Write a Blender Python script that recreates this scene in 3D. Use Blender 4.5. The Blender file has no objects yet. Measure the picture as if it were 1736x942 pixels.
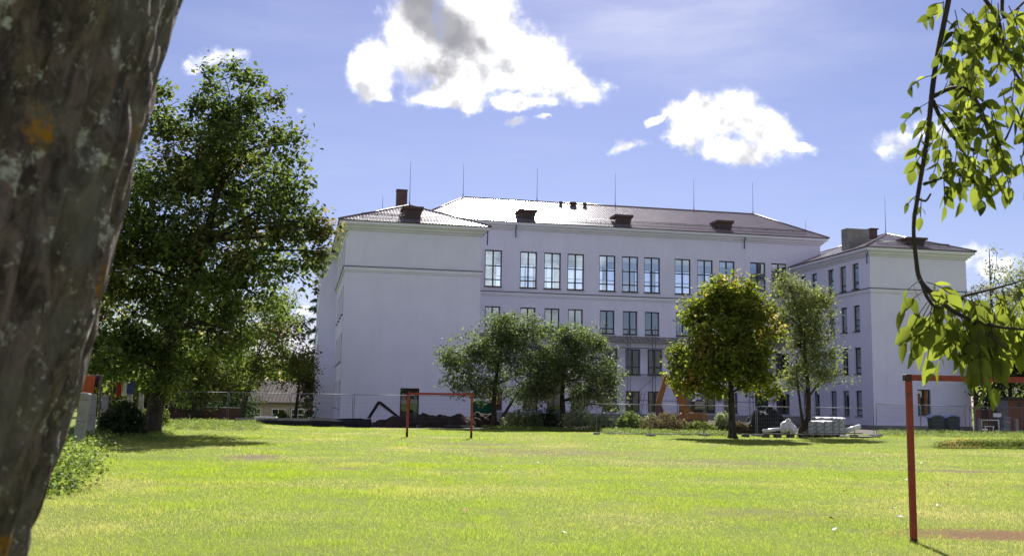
import bpy, math, random
import numpy as np
from mathutils import Matrix, Vector

S = bpy.context.scene
COL = S.collection
# ------------------------------------------------------------------ camera
FPX, PITCH, ROLL, EYE = 1710.72, 0.1243, 0.0158, 1.5478   # focal length in pixels of a 1736 px wide picture
cd = bpy.data.cameras.new('camera'); cam = bpy.data.objects.new('camera', cd); COL.objects.link(cam)
cd.sensor_width = 36.0; cd.lens = FPX / 1736 * 36; cd.clip_start = 0.05; cd.clip_end = 6000
cam.matrix_world = Matrix.Translation((0, 0, EYE)) @ Matrix.Rotation(math.pi/2 + PITCH, 4, 'X') @ Matrix.Rotation(ROLL, 4, 'Z')
cd.dof.use_dof = True; cd.dof.focus_distance = 45.0; cd.dof.aperture_fstop = 11.0
S.camera = cam
SUN_EL, SUN_AZ = math.radians(43), math.radians(3.5)      # azimuth to the right of straight ahead (+Y)
SUN_DIR = Vector((math.cos(SUN_EL)*math.sin(SUN_AZ), math.cos(SUN_EL)*math.cos(SUN_AZ), math.sin(SUN_EL)))

def ray(px, py):
    x, y = px - 868, -(py - 471)
    a = math.cos(ROLL)*x - math.sin(ROLL)*y; b = math.sin(ROLL)*x + math.cos(ROLL)*y
    X, Y, Z = a/FPX, 1.0, b/FPX
    return X, math.cos(PITCH)*Y - math.sin(PITCH)*Z, math.sin(PITCH)*Y + math.cos(PITCH)*Z
def at(px, py, Y):
    d = ray(px, py); k = Y/d[1]
    return Vector((d[0]*k, Y, EYE + d[2]*k))
def gx(px, Y):                                            # x of the ground point seen in column px at distance Y
    y = 690.0
    for _ in range(6):
        p = at(px, y, Y); y += p.z * FPX / Y
    return at(px, y, Y).x
def azel(px, py):
    d = Vector(ray(px, py)).normalized()
    return math.atan2(d.x, d.y), math.asin(d.z)

# ------------------------------------------------------------------ world: Nishita sky with clouds
W = bpy.data.worlds.new('World'); S.world = W; W.use_nodes = True
nt = W.node_tree; nt.nodes.clear()
class NT:
    def __init__(s, tree): s.t = tree
    def n(s, typ, **kw):
        o = s.t.nodes.new(typ)
        for k, v in kw.items(): setattr(o, k, v)
        return o
    def put(s, sock, v):
        if hasattr(v, 'links') or isinstance(v, bpy.types.NodeSocket): s.t.links.new(v, sock)
        else: sock.default_value = v
    def m(s, op, a, b=None, c=None, clamp=False):
        o = s.n('ShaderNodeMath', operation=op, use_clamp=clamp)
        for i, v in enumerate((a, b, c)):
            if v is not None: s.put(o.inputs[i], v)
        return o.outputs[0]
    def vm(s, op, a, b=None):
        o = s.n('ShaderNodeVectorMath', operation=op); s.put(o.inputs[0], a)
        if b is not None: s.put(o.inputs[1], b)
        return o.outputs['Value'] if op in ('LENGTH', 'DOT_PRODUCT', 'DISTANCE') else o.outputs[0]
    def noise(s, vec, scale, detail=4, rough=.5, dist=0, out=0, dims='3D'):
        o = s.n('ShaderNodeTexNoise', noise_dimensions=dims)
        if vec is not None: s.put(o.inputs['Vector'], vec)
        o.inputs['Scale'].default_value = scale; o.inputs['Detail'].default_value = detail
        o.inputs['Roughness'].default_value = rough; o.inputs['Distortion'].default_value = dist
        return o.outputs[out]
    def mr(s, v, a, b, c=0., d=1., smooth=True):
        o = s.n('ShaderNodeMapRange'); o.interpolation_type = 'SMOOTHSTEP' if smooth else 'LINEAR'
        s.put(o.inputs[0], v)
        for i, q in enumerate((a, b, c, d)): s.put(o.inputs[i+1], q)
        return o.outputs[0]
    def mix(s, f, a, b, blend='MIX'):
        o = s.n('ShaderNodeMix', data_type='RGBA', blend_type=blend)
        s.put(o.inputs[0], f); s.put(o.inputs[6], c4(a)); s.put(o.inputs[7], c4(b))
        return o.outputs[2]
def c4(c): return (*c, 1.0) if isinstance(c, tuple) and len(c) == 3 else c
w = NT(nt)
sky = w.n('ShaderNodeTexSky', sky_type='NISHITA'); sky.sun_disc = False
sky.sun_elevation = SUN_EL; sky.sun_rotation = SUN_AZ
sky.air_density = 1.0; sky.dust_density = 0.33; sky.ozone_density = 3.0; sky.altitude = 50
SKY_STRENGTH = 0.055
tc = w.n('ShaderNodeTexCoord'); sep = w.n('ShaderNodeSeparateXYZ'); nt.links.new(tc.outputs['Generated'], sep.inputs[0])
az = w.m('ARCTAN2', sep.outputs[0], sep.outputs[1]); el = w.m('ARCSINE', sep.outputs[2])
comb = w.n('ShaderNodeCombineXYZ'); nt.links.new(az, comb.inputs[0]); nt.links.new(el, comb.inputs[1])
P0 = comb.outputs[0]
wn = w.noise(P0, 26, 5, .6, 0, 1); wv = w.vm('SUBTRACT', wn, (.5, .5, .5)); wv = w.vm('MULTIPLY', wv, (.040, .034, 0))
P = w.vm('ADD', P0, wv)
def ell(px, py, rx, ry, rot=0, src=None):
    a, e = azel(px, py)
    m = w.n('ShaderNodeMapping', vector_type='TEXTURE'); w.put(m.inputs[0], P if src is None else src)
    m.inputs['Location'].default_value = (a, e, 0); m.inputs['Rotation'].default_value = (0, 0, math.radians(rot))
    m.inputs['Scale'].default_value = (rx/FPX, ry/FPX, 1)
    return w.m('SUBTRACT', 1.0, w.vm('LENGTH', m.outputs[0]))
def union(lst):
    f = lst[0]
    for q in lst[1:]: f = w.m('SMOOTH_MAX', f, q, .25)
    return f
big = [(635,115,55,62), (700,55,78,110), (800,35,110,120), (790,110,150,75), (900,105,110,72,-22), (760,165,90,28), (640,160,42,28), (960,140,95,36,-16), (880,172,90,18)]
mid = [(1180,200,62,52), (1235,195,75,50), (1300,225,85,48,-30), (1240,255,80,32,-12), (1160,235,45,36), (1352,252,44,16,-15), (1112,205,28,11,20)]
small = [(1530,240,55,28), (1575,225,45,26), (1500,252,24,14), (1060,247,40,15), (372,102,58,19,8), (330,115,30,12), (505,188,13,11), (876,206,22,12), (512,523,16,16), (1655,428,34,20), (1690,452,46,18), (470,560,40,22), (920,203,18,6)]
F = union([ell(*q) for q in big + mid])
Fs = union([ell(*q) for q in small])
fb = w.noise(P0, 34, 8, .62); fb2 = w.noise(P0, 120, 4, .6)
det = w.m('ADD', w.m('MULTIPLY', w.m('SUBTRACT', fb, .5), 1.0), w.m('MULTIPLY', w.m('SUBTRACT', fb2, .5), .16))
den = w.m('ADD', F, det); dens = w.m('ADD', w.m('ADD', w.m('MULTIPLY', Fs, .8), .10), w.m('MULTIPLY', det, 1.5))
alpha = w.m('POWER', w.m('MAXIMUM', w.mr(den, -.03, .56), w.m('MULTIPLY', w.mr(dens, .0, .7), .8)), 2.0)
# the rest of the sky, outside the view, carries the same fair-weather clouds
gen = w.noise(tc.outputs['Generated'], 2.6, 8, .6)
inview = w.m('MULTIPLY', w.mr(w.m('ABSOLUTE', az), .62, .75, 1, 0), w.mr(w.m('ABSOLUTE', w.m('SUBTRACT', el, .1)), .38, .5, 1, 0))
rest = w.m('MULTIPLY', w.m('MULTIPLY', w.mr(gen, .53, .62), w.m('SUBTRACT', 1., inview)), w.mr(el, .02, .12))
alpha = w.m('MAXIMUM', alpha, rest)
# thin veil of high cirrus
cs = w.n('ShaderNodeMapping'); nt.links.new(P0, cs.inputs[0]); cs.inputs['Rotation'].default_value = (0, 0, math.radians(14)); cs.inputs['Scale'].default_value = (1.6, 7, 1)
cirn = w.noise(cs.outputs[0], 1.6, 6, .6); cir = w.m('ADD', w.m('MULTIPLY', w.mr(cirn, .42, .85), .16), w.m('MULTIPLY', w.m('MULTIPLY', w.mr(ell(1150, -120, 560, 330, 0, P0), 0., 1.), w.mr(cirn, .25, .7)), .75))
# thick middles of a back-lit cloud are greyer than its thin rims
core = w.m('MAXIMUM', ell(740,38,115,50,-30, P0), w.m('MULTIPLY', ell(735,128,120,28,-4), .5)); core = w.m('MAXIMUM', core, w.m('MULTIPLY', ell(820,80,70,22,-35, P0), .5))
core = w.m('MAXIMUM', core, w.m('MULTIPLY', ell(1285,235,70,26,-25), .30))
core = w.m('ADD', core, w.m('MULTIPLY', w.m('SUBTRACT', fb, .5), .7))
fbs = w.noise(w.vm('ADD', P0, (.011, -.016, 0)), 30, 5, .55); grey = w.m('MULTIPLY', w.mr(core, -.05, .55), .9)
ccol = w.mix(grey, w.mix(w.mr(fbs, .42, .68), (1.08, 1.07, 1.06), (.47, .475, .50)), (.215, .215, .245))
bg1 = w.n('ShaderNodeBackground'); bg1.inputs['Strength'].default_value = SKY_STRENGTH
skyc = w.mix(cir, w.mix(1., sky.outputs[0], (.83, .71, .845), 'MULTIPLY'), (7.6, 7.8, 8.8))
nt.links.new(skyc, bg1.inputs[0])
bg2 = w.n('ShaderNodeBackground'); bg2.inputs['Strength'].default_value = .70; nt.links.new(ccol, bg2.inputs[0])
mx = w.n('ShaderNodeMixShader'); nt.links.new(alpha, mx.inputs[0]); nt.links.new(bg1.outputs[0], mx.inputs[1]); nt.links.new(bg2.outputs[0], mx.inputs[2])
out = w.n('ShaderNodeOutputWorld'); nt.links.new(mx.outputs[0], out.inputs[0])
W.cycles.sampling_method = 'MANUAL'; W.cycles.sample_map_resolution = 512
# ------------------------------------------------------------------ sun and exposure
sl = bpy.data.lights.new('sun', 'SUN'); sl.energy = 5.0; sl.angle = math.radians(.53); sl.color = (1.0, .97, .92)
sun = bpy.data.objects.new('sun', sl); COL.objects.link(sun)
sun.rotation_euler = SUN_DIR.to_track_quat('Z', 'Y').to_euler(); sun.location = (0, 0, 60)
V = S.view_settings; S.display_settings.display_device = 'sRGB'
V.view_transform = 'Standard'; V.look = 'None'; V.gamma = 1.0; V.use_curve_mapping = False
V.exposure = 1.16
c = S.cycles; c.max_bounces = 7; c.diffuse_bounces = 4; c.glossy_bounces = 3; c.transmission_bounces = 5; c.transparent_max_bounces = 12
c.use_denoising = True; c.denoiser = 'OPENIMAGEDENOISE'; c.use_adaptive_sampling = True; c.adaptive_threshold = .015
c.sample_clamp_indirect = 6; c.caustics_reflective = False; c.caustics_refractive = False

# ------------------------------------------------------------------ helpers
rng = np.random.default_rng(7); random.seed(7)
def tag(o, label=None, cat=None, group=None, kind=None):
    for k, v in (('label', label), ('category', cat), ('group', group), ('kind', kind)):
        if v: o[k] = v
    return o
def link(name, data, parent=None, loc=None, rot=None):
    o = bpy.data.objects.new(name, data); COL.objects.link(o)
    if parent: o.parent = parent
    if loc is not None: o.location = loc
    if rot is not None: o.rotation_euler = rot
    return o
def empty(name, loc=(0, 0, 0), rz=0, **kw):
    o = link(name, None, None, loc, (0, 0, rz)); o.empty_display_size = .3
    return tag(o, **kw)
class MB:
    def __init__(s): s.v = []; s.f = []; s.sm = []
    def add(s, vs, fs, smooth=False):
        b = len(s.v); s.v += [tuple(p) for p in vs]; s.f += [tuple(b + i for i in f) for f in fs]; s.sm += [smooth]*len(fs); return s
    def box(s, x0, x1, y0, y1, z0, z1, M=None):
        vs = [Vector((x, y, z)) for z in (z0, z1) for y in (y0, y1) for x in (x0, x1)]
        if M is not None: vs = [M @ p for p in vs]
        return s.add(vs, [(0, 2, 3, 1), (4, 5, 7, 6), (0, 1, 5, 4), (2, 6, 7, 3), (0, 4, 6, 2), (1, 3, 7, 5)])
    def bbox(s, x0, x1, y0, y1, z0, z1, b=.02, M=None):   # box with chamfered vertical and top edges
        xs = [(x0+b, y0), (x1-b, y0), (x1, y0+b), (x1, y1-b), (x1-b, y1), (x0+b, y1), (x0, y1-b), (x0, y0+b)]
        cx, cy = (x0+x1)/2, (y0+y1)/2
        sh = lambda x, y: (x + (b if x < cx else -b), y + (b if y < cy else -b))
        vs = [Vector((x, y, z0)) for x, y in xs] + [Vector((x, y, z1-b)) for x, y in xs] + [Vector((*sh(x, y), z1)) for x, y in xs]
        if M is not None: vs = [M @ p for p in vs]
        fs = [tuple(range(7, -1, -1)), tuple(range(16, 24))]
        for k in (0, 8):
            for i in range(8): fs.append((k+i, k+(i+1) % 8, k+8+(i+1) % 8, k+8+i))
        return s.add(vs, fs)
    def bar(s, a, b, w, h=None):
        a, b = Vector(a), Vector(b); d = b - a; L = d.length
        M = Matrix.Translation(a) @ d.to_track_quat('Z', 'Y').to_matrix().to_4x4(); h = h or w
        return s.box(-w/2, w/2, -h/2, h/2, 0, L, M)
    def tube(s, pts, rad, n=8, cap=True, wob=0):
        pts = [Vector(p) for p in pts]; m = len(pts); rad = rad if hasattr(rad, '__len__') else [rad]*m
        vs = []; up = None
        for i, p in enumerate(pts):
            t = (pts[min(i+1, m-1)] - pts[max(i-1, 0)]).normalized()
            if up is None: up = t.orthogonal().normalized()
            up = (up - t*up.dot(t)).normalized(); sd = t.cross(up)
            for k in range(n):
                a = 2*math.pi*k/n; r = rad[i]*(1 + wob*math.sin(3*a + i*.7))
                vs.append(p + up*math.cos(a)*r + sd*math.sin(a)*r)
        fs = [(i*n+k, i*n+(k+1) % n, (i+1)*n+(k+1) % n, (i+1)*n+k) for i in range(m-1) for k in range(n)]
        if cap: fs += [tuple(range(n-1, -1, -1)), tuple((m-1)*n+k for k in range(n))]
        return s.add(vs, fs, True)
    def prism(s, prof, y0, y1, M=None):                   # profile in x,z extruded along y
        n = len(prof); vs = [Vector((x, y0, z)) for x, z in prof] + [Vector((x, y1, z)) for x, z in prof]
        if M is not None: vs = [M @ p for p in vs]
        return s.add(vs, [tuple(range(n)), tuple(range(2*n-1, n-1, -1))] + [(i, n+i, n+(i+1) % n, (i+1) % n) for i in range(n)])
    def blob(s, c, r, n=10, m=7, jit=.12, seed=0, flat=None):
        R = random.Random(seed); vs = []
        for j in range(m+1):
            th = math.pi*j/m
            for k in range(n):
                a = 2*math.pi*k/n; q = 1 + R.uniform(-jit, jit)
                z = c[2] + r[2]*math.cos(th)*q
                if flat is not None: z = max(z, flat)
                vs.append((c[0] + r[0]*math.sin(th)*math.cos(a)*q, c[1] + r[1]*math.sin(th)*math.sin(a)*q, z))
        return s.add(vs, [(j*n+k, (j+1)*n+k, (j+1)*n+(k+1) % n, j*n+(k+1) % n) for j in range(m) for k in range(n)], True)
    def mesh(s, name, mat):
        me = bpy.data.meshes.new(name); me.from_pydata(s.v, [], s.f)
        me.polygons.foreach_set('use_smooth', s.sm)
        if mat: me.materials.append(mat)
        return me
    def build(s, name, mat, parent=None, loc=None, rot=None): return link(name, s.mesh(name, mat), parent, loc, rot)
def npmesh(name, verts, faces, mats, smooth=False, matidx=None):
    me = bpy.data.meshes.new(name); n, k = faces.shape
    me.vertices.add(len(verts)); me.vertices.foreach_set('co', np.ascontiguousarray(verts, dtype=np.float32).ravel())
    me.loops.add(n*k); me.loops.foreach_set('vertex_index', np.ascontiguousarray(faces, dtype=np.int32).ravel())
    me.polygons.add(n); me.polygons.foreach_set('loop_start', np.arange(0, n*k, k, dtype=np.int32))
    if matidx is not None: me.polygons.foreach_set('material_index', matidx.astype(np.int32))
    if smooth: me.polygons.foreach_set('use_smooth', np.ones(n, dtype=bool))
    for m_ in (mats if isinstance(mats, (list, tuple)) else [mats]): me.materials.append(m_)
    me.update(calc_edges=True); return me

# ------------------------------------------------------------------ materials
def newmat(name):
    m = bpy.data.materials.new(name); m.use_nodes = True; t = m.node_tree; t.nodes.clear()
    return m, NT(t)
def finish(q, sh):
    o = q.n('ShaderNodeOutputMaterial'); q.t.links.new(sh, o.inputs[0]); return o
def pm(name, col, col2=None, scale=3., rough=.7, metal=0., spec=.3, bump=0., bscale=40., detail=5, mapping=None, lo=.35, hi=.65, streak=0.):
    m, q = newmat(name); b = q.n('ShaderNodeBsdfPrincipled')
    tcn = q.n('ShaderNodeTexCoord'); vec = tcn.outputs['Object']
    if mapping:
        mp = q.n('ShaderNodeMapping'); q.put(mp.inputs[0], vec); mp.inputs['Scale'].default_value = mapping; vec = mp.outputs[0]
    colr = c4(col)
    if col2 is not None:
        colr = q.mix(q.mr(q.noise(vec, scale, detail, .6), lo, hi), col, col2)
    if streak:
        ms = q.n('ShaderNodeMapping'); q.put(ms.inputs[0], tcn.outputs['Object']); ms.inputs['Scale'].default_value = (1.3, 1.3, .09)
        f = q.m('MULTIPLY', q.mr(q.noise(ms.outputs[0], 2.2, 5, .65), .45, .8), streak)
        colr = q.mix(f, colr, tuple(x*.62 for x in col))
    q.put(b.inputs['Base Color'], colr)
    b.inputs['Roughness'].default_value = rough; b.inputs['Metallic'].default_value = metal
    b.inputs['Specular IOR Level'].default_value = spec
    if bump:
        bn = q.n('ShaderNodeBump'); bn.inputs['Strength'].default_value = bump; bn.inputs['Distance'].default_value = .02
        q.put(bn.inputs['Height'], q.noise(vec, bscale, 6, .6)); q.put(b.inputs['Normal'], bn.outputs[0])
    finish(q, b.outputs[0]); return m
def leafmat(name, cols, trans, tint=None, tscale=.35, tlo=.5, thi=.65, tf=.5, gloss=.03):
    """leaf: diffuse + translucent, colour varies leaf by leaf; tint = autumn colour in patches"""
    m, q = newmat(name); g = q.n('ShaderNodeNewGeometry'); r = g.outputs['Random Per Island']
    cr = q.n('ShaderNodeValToRGB'); q.put(cr.inputs[0], r); els = cr.color_ramp.elements
    while len(els) < len(cols): els.new(.5)
    for i, cc in enumerate(cols): els[i].position = i/(len(cols)-1); els[i].color = c4(cc)
    colr = cr.outputs[0]
    tr = q.mix(1., colr, trans, 'MULTIPLY')
    if tint is not None:
        tcn = q.n('ShaderNodeTexCoord')
        nz = q.m('ADD', q.noise(tcn.outputs['Object'], tscale, 3, .5), q.m('MULTIPLY', q.m('SUBTRACT', r, .5), .22))
        f = q.m('MULTIPLY', q.mr(nz, tlo, thi), tf*2, clamp=True)
        colr = q.mix(f, colr, tint); tr = q.mix(f, tr, tuple(min(1, x*2.2) for x in tint))
    d = q.n('ShaderNodeBsdfDiffuse'); q.put(d.inputs[0], colr)
    t = q.n('ShaderNodeBsdfTranslucent'); q.put(t.inputs[0], tr)
    a = q.n('ShaderNodeAddShader'); q.t.links.new(d.outputs[0], a.inputs[0]); q.t.links.new(t.outputs[0], a.inputs[1])
    gl = q.n('ShaderNodeBsdfGlossy'); gl.inputs['Roughness'].default_value = .5; gl.inputs[0].default_value = (.9, .95, 1, 1)
    mxx = q.n('ShaderNodeMixShader'); lw = q.n('ShaderNodeLayerWeight'); lw.inputs[0].default_value = .35
    q.put(mxx.inputs[0], q.m('MULTIPLY', lw.outputs['Fresnel'], gloss*2)); q.t.links.new(a.outputs[0], mxx.inputs[1]); q.t.links.new(gl.outputs[0], mxx.inputs[2])
    finish(q, mxx.outputs[0]); return m
def glassmat(name, refl, tint=(.8, .85, .88), rcol=(.85, .93, 1.0)):
    m, q = newmat(name); t = q.n('ShaderNodeBsdfTransparent'); t.inputs[0].default_value = c4(tint)
    g = q.n('ShaderNodeBsdfGlossy'); g.inputs['Roughness'].default_value = .015; g.inputs[0].default_value = c4(rcol)
    bn = q.n('ShaderNodeBump'); bn.inputs['Strength'].default_value = .06; bn.inputs['Distance'].default_value = .02
    tcn = q.n('ShaderNodeTexCoord'); q.put(bn.inputs['Height'], q.noise(tcn.outputs['Object'], 1.3, 2, .5)); q.put(g.inputs['Normal'], bn.outputs[0])
    x = q.n('ShaderNodeMixShader'); lw = q.n('ShaderNodeLayerWeight'); lw.inputs[0].default_value = .4
    q.put(x.inputs[0], q.m('ADD', q.m('MULTIPLY', lw.outputs['Facing'], .5), refl, clamp=True)); q.t.links.new(t.outputs[0], x.inputs[1]); q.t.links.new(g.outputs[0], x.inputs[2])
    finish(q, x.outputs[0]); return m
M = {}
M['plaster'] = pm('plaster', (.785, .76, .94), (.745, .72, .90), .5, .9, 0, .2, .25, 60, streak=.15)
M['trim'] = pm('trim', (.80, .785, .90), (.75, .735, .85), .8, .85, 0, .2, .15, 60, streak=.10)
M['plinth'] = pm('plinth', (.26, .25, .26), (.20, .195, .205), 1.2, .9, 0, .2, .3, 30)
M['inside'] = pm('inside', (.42, .40, .38), (.36, .35, .33), 1., .9)
M['hall'] = pm('hall', (.78, .77, .74), None, 1., .85)
M['frame'] = pm('frame', (.052, .030, .030), (.04, .024, .024), 4, .45, 0, .4)
M['flash'] = pm('flash', (.05, .047, .055), None, 1, .45, .4)
M['roof'] = pm('roof', (.205, .170, .182), (.175, .145, .157), .7, .18, 0, .09, .05, 20)
M['rust_box'] = pm('rust_box', (.115, .060, .058), (.085, .045, .045), 2.5, .55, .1, .35, .1, 20)
M['concrete'] = pm('concrete', (.30, .285, .275), (.22, .21, .20), 3, .9, 0, .2, .5, 30)
M['galv'] = pm('galv', (.22, .23, .25), (.16, .17, .19), 6, .6, .5, .35)
M['rod'] = pm('rod', (.16, .15, .16), None, 1, .5, .6)
M['pipe'] = pm('pipe', (.11, .14, .24), None, 1, .45, .2)
M['glass'] = glassmat('glass', .15); M['glass_low'] = glassmat('glass_low', .05, (.5, .55, .55))
M['glass_clear'] = glassmat('glass_clear', .05, (.97, .98, .98)); M['glass_hall'] = glassmat('glass_hall', .24, (.92, .96, .98), (.74, .86, 1.0))
M['tar'] = pm('tar', (.012, .012, .017), (.022, .022, .028), 3, .8, 0, .15, .3, 20)
M['soil'] = pm('soil', (.050, .034, .029), (.026, .020, .019), 2.2, .95, 0, .1, 1.0, 9)
M['redpaint'] = pm('redpaint', (.27, .032, .014), (.13, .026, .016), 9, .5, 0, .4, .3, 40, lo=.5, hi=.72)
M['blackpaint'] = pm('blackpaint', (.02, .018, .018), (.06, .02, .015), 8, .5)
M['wood'] = pm('wood', (.24, .17, .11), (.15, .11, .08), 3, .85, 0, .2, .3, 12, mapping=(1, 12, 12))
M['oldwood'] = pm('oldwood', (.13, .11, .10), (.08, .07, .065), 3, .9, 0, .2, .3, 12, mapping=(1, 12, 12))
M['orangewood'] = pm('orangewood', (.30, .13, .05), (.20, .09, .04), 3, .7, 0, .3, .2, 12, mapping=(10, 10, 1))
M['orange'] = pm('orange', (.30, .115, .025), (.22, .085, .025), 5, .5, 0, .4, .1, 20)
M['rubber'] = pm('rubber', (.02, .02, .021), (.045, .04, .035), 6, .8)
M['brick'] = pm('brick', (.25, .10, .058), (.18, .075, .05), 5, .9, 0, .2, .3, 30)
M['brick_dark'] = pm('brick_dark', (.115, .048, .040), (.075, .035, .032), 3, .9, 0, .2, .5, 25)
M['plastic_white'] = pm('plastic_white', (.70, .68, .74), (.55, .54, .62), 5, .3, 0, .5, .6, 8)
M['plastic_wrap'] = pm('plastic_wrap', (.34, .36, .40), (.16, .17, .19), 3, .25, 0, .5, .8, 6)
M['bin_green'] = pm('bin_green', (.018, .040, .034), (.014, .028, .026), 3, .5, 0, .4)
M['bin_lid'] = pm('bin_lid', (.34, .42, .66), (.28, .35, .56), 3, .45, 0, .4)
M['net_green'] = pm('net_green', (.02, .11, .085), (.012, .075, .06), 3, .75, 0, .2, .5, 8)
M['house_wall'] = pm('house_wall', (.46, .37, .31), (.40, .32, .27), 1.2, .9, 0, .2, .2, 20)
M['house_roof'] = pm('house_roof', (.12, .085, .075), (.085, .062, .056), 2, .8)
M['white_paint'] = pm('white_paint', (.75, .75, .74), None, 1, .6)
M['darkglass'] = glassmat('darkglass', .12, (.25, .28, .28))

# ------------------------------------------------------------------ ground
def sstep(x, a, b):
    t = np.clip((np.asarray(x, float)-a)/(b-a), 0, 1); return t*t*(3-2*t)
_gr = np.random.default_rng(3).random((64, 64))
def vnoise(x, y, s):                                      # cheap value noise
    x = np.asarray(x, float)*s + 100.3; y = np.asarray(y, float)*s + 100.7
    xi = np.floor(x).astype(int); yi = np.floor(y).astype(int); fx = x-xi; fy = y-yi
    fx = fx*fx*(3-2*fx); fy = fy*fy*(3-2*fy); g = lambda i, j: _gr[i % 64, j % 64]
    return (g(xi, yi)*(1-fx)+g(xi+1, yi)*fx)*(1-fy) + (g(xi, yi+1)*(1-fx)+g(xi+1, yi+1)*fx)*fy
def gh(x, y):
    x = np.asarray(x, float); y = np.asarray(y, float)
    h = .05*(vnoise(x, y, .22)-.5) + .03*(vnoise(x, y, .7)-.5)
    edge = 42.6 + .8*(vnoise(x, x*0, .35)-.5)
    h = h + .30*sstep(x, 16.5, 19.5)*sstep(y, edge, edge+.3)*(1-sstep(y, 46, 58))      # low turf bank on the right
    h = h + .18*sstep(y, 48, 52)*(1-sstep(y, 60, 66))*(1-sstep(x, -16, -11))             # rough hummocks by the maple
    h = h*(1-sstep(y, 60, 64)*.6)
    h = h - 1.4*sstep(y, 86, 112)*(1-sstep(x, -14, -8))                                   # land falls away towards the garden house
    return h
def g(x, y): return float(gh(x, y))
PATCH = [(-7.03, 28.1, .95, 1.5, 1.0), (11.8, 26.2, 1.5, .75, 1.0), (6.1, 13.2, 1.5, .85, 1.05), (1.6, 34, 4.2, 3.4, .62), (-1.5, 40, 3.0, 2.2, .55), (6.5, 29, 3.4, 1.8, .55), (-3.2, 45.4, 2.0, .8, .55), (4.0, 15.3, 1.3, 1.2, .45), (-3.9, 24.2, .5, .4, .7), (-5.2, 21.0, .45, .3, .6), (2.7, 18.5, 1.6, .9, .3), (10.5, 36, 3.0, 2.2, .35), (11, 21, 1.6, 1.0, .3)]
def wear(x, y):
    f = np.zeros_like(np.asarray(x, float))
    for a, b, rx, ry, s in PATCH:
        d = np.sqrt(((x-a)/rx)**2 + ((y-b)/ry)**2) + .9*(vnoise(x, y, 3.1)-.5) + .5*(vnoise(x, y, 8.)-.5); f = np.maximum(f, s*(1-sstep(d, .35, 1.1)))
    return f
def nonuni(a, b, st, far):
    c_ = list(np.arange(a, b+st, st)); hi = [c_[-1]]; lo = [c_[0]]; k = st
    while hi[-1] < far: k *= 1.5; hi.append(hi[-1]+k)
    k = st
    while lo[-1] > -far: k *= 1.5; lo.append(lo[-1]-k)
    return np.array(lo[:0:-1] + c_ + hi[1:])
gxs = nonuni(-34, 46, .4, 2500); gys = nonuni(9, 68, .28, 2500)
GX, GY = np.meshgrid(gxs, gys); GZ = gh(GX, GY)
nx, ny = len(gxs), len(gys); ii = np.arange(nx*ny).reshape(ny, nx)
gf = np.stack([ii[:-1, :-1].ravel(), ii[:-1, 1:].ravel(), ii[1:, 1:].ravel(), ii[1:, :-1].ravel()], 1)
def ground_mat():
    m, q = newmat('turf'); tcn = q.n('ShaderNodeTexCoord'); v = tcn.outputs['Object']
    sp = q.n('ShaderNodeSeparateXYZ'); q.put(sp.inputs[0], v); X, Y = sp.outputs[0], sp.outputs[1]
    n1 = q.noise(v, .35, 4, .55); n2 = q.noise(v, 9, 5, .65); n3 = q.noise(v, 2.2, 4, .6)
    col = q.mix(q.mr(n1, .35, .68), (.118, .158, .023), (.168, .183, .038))
    col = q.mix(q.m('MULTIPLY', q.mr(n2, .4, .75), .45), col, (.075, .085, .022))
    wr = None
    for a, b, rx, ry, s in PATCH:
        mp = q.n('ShaderNodeMapping', vector_type='TEXTURE'); q.put(mp.inputs[0], v)
        mp.inputs['Location'].default_value = (a, b, 0); mp.inputs['Scale'].default_value = (rx, ry, 1e6)
        e = q.m('ADD', q.vm('LENGTH', mp.outputs[0]), q.m('MULTIPLY', q.m('SUBTRACT', n3, .5), 1.3)); e = q.m('ADD', e, q.m('MULTIPLY', q.m('SUBTRACT', n2, .5), 1.2))
        e = q.mr(e, .25, 1.15, s, 0.); wr = e if wr is None else q.m('MAXIMUM', wr, e)
    soil = q.mix(q.mr(n2, .35, .7), (.17, .125, .070), (.10, .072, .042))
    red = q.mix(q.mr(n2, .4, .7), (.165, .085, .040), (.12, .085, .040))
    soil = q.mix(q.mr(Y, 16, 14), soil, red)
    col = q.mix(wr, col, soil)
    # building site: trampled earth and gravel behind the fence line
    lim = q.m('ADD', q.m('ADD', 61.5, q.m('MULTIPLY', q.m('MAXIMUM', q.m('SUBTRACT', X, 14.), 0.), .42)), q.m('MULTIPLY', q.m('SUBTRACT', n3, .5), 2.5))
    inside = q.m('MULTIPLY', q.mr(q.m('SUBTRACT', Y, lim), -.3, .5), q.mr(Y, 108, 116, 1, 0))
    inside = q.m('MULTIPLY', inside, q.m('MULTIPLY', q.mr(X, -19, -16), q.mr(X, 52, 60, 1, 0)))
    dirt = q.mix(q.mr(n3, .35, .7), (.10, .082, .072), (.16, .145, .13))
    col = q.mix(inside, col, dirt)
    b = q.n('ShaderNodeBsdfPrincipled'); q.put(b.inputs['Base Color'], col); b.inputs['Roughness'].default_value = .95; b.inputs['Specular IOR Level'].default_value = .1
    bn = q.n('ShaderNodeBump'); bn.inputs['Strength'].default_value = .8; bn.inputs['Distance'].default_value = .04
    q.put(bn.inputs['Height'], q.noise(v, 22, 6, .7)); q.put(b.inputs['Normal'], bn.outputs[0])
    finish(q, b.outputs[0]); return m
M['turf'] = ground_mat()
tag(link('ground', npmesh('ground', np.stack([GX.ravel(), GY.ravel(), GZ.ravel()], 1), gf, M['turf'], True)), kind='structure')

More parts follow.
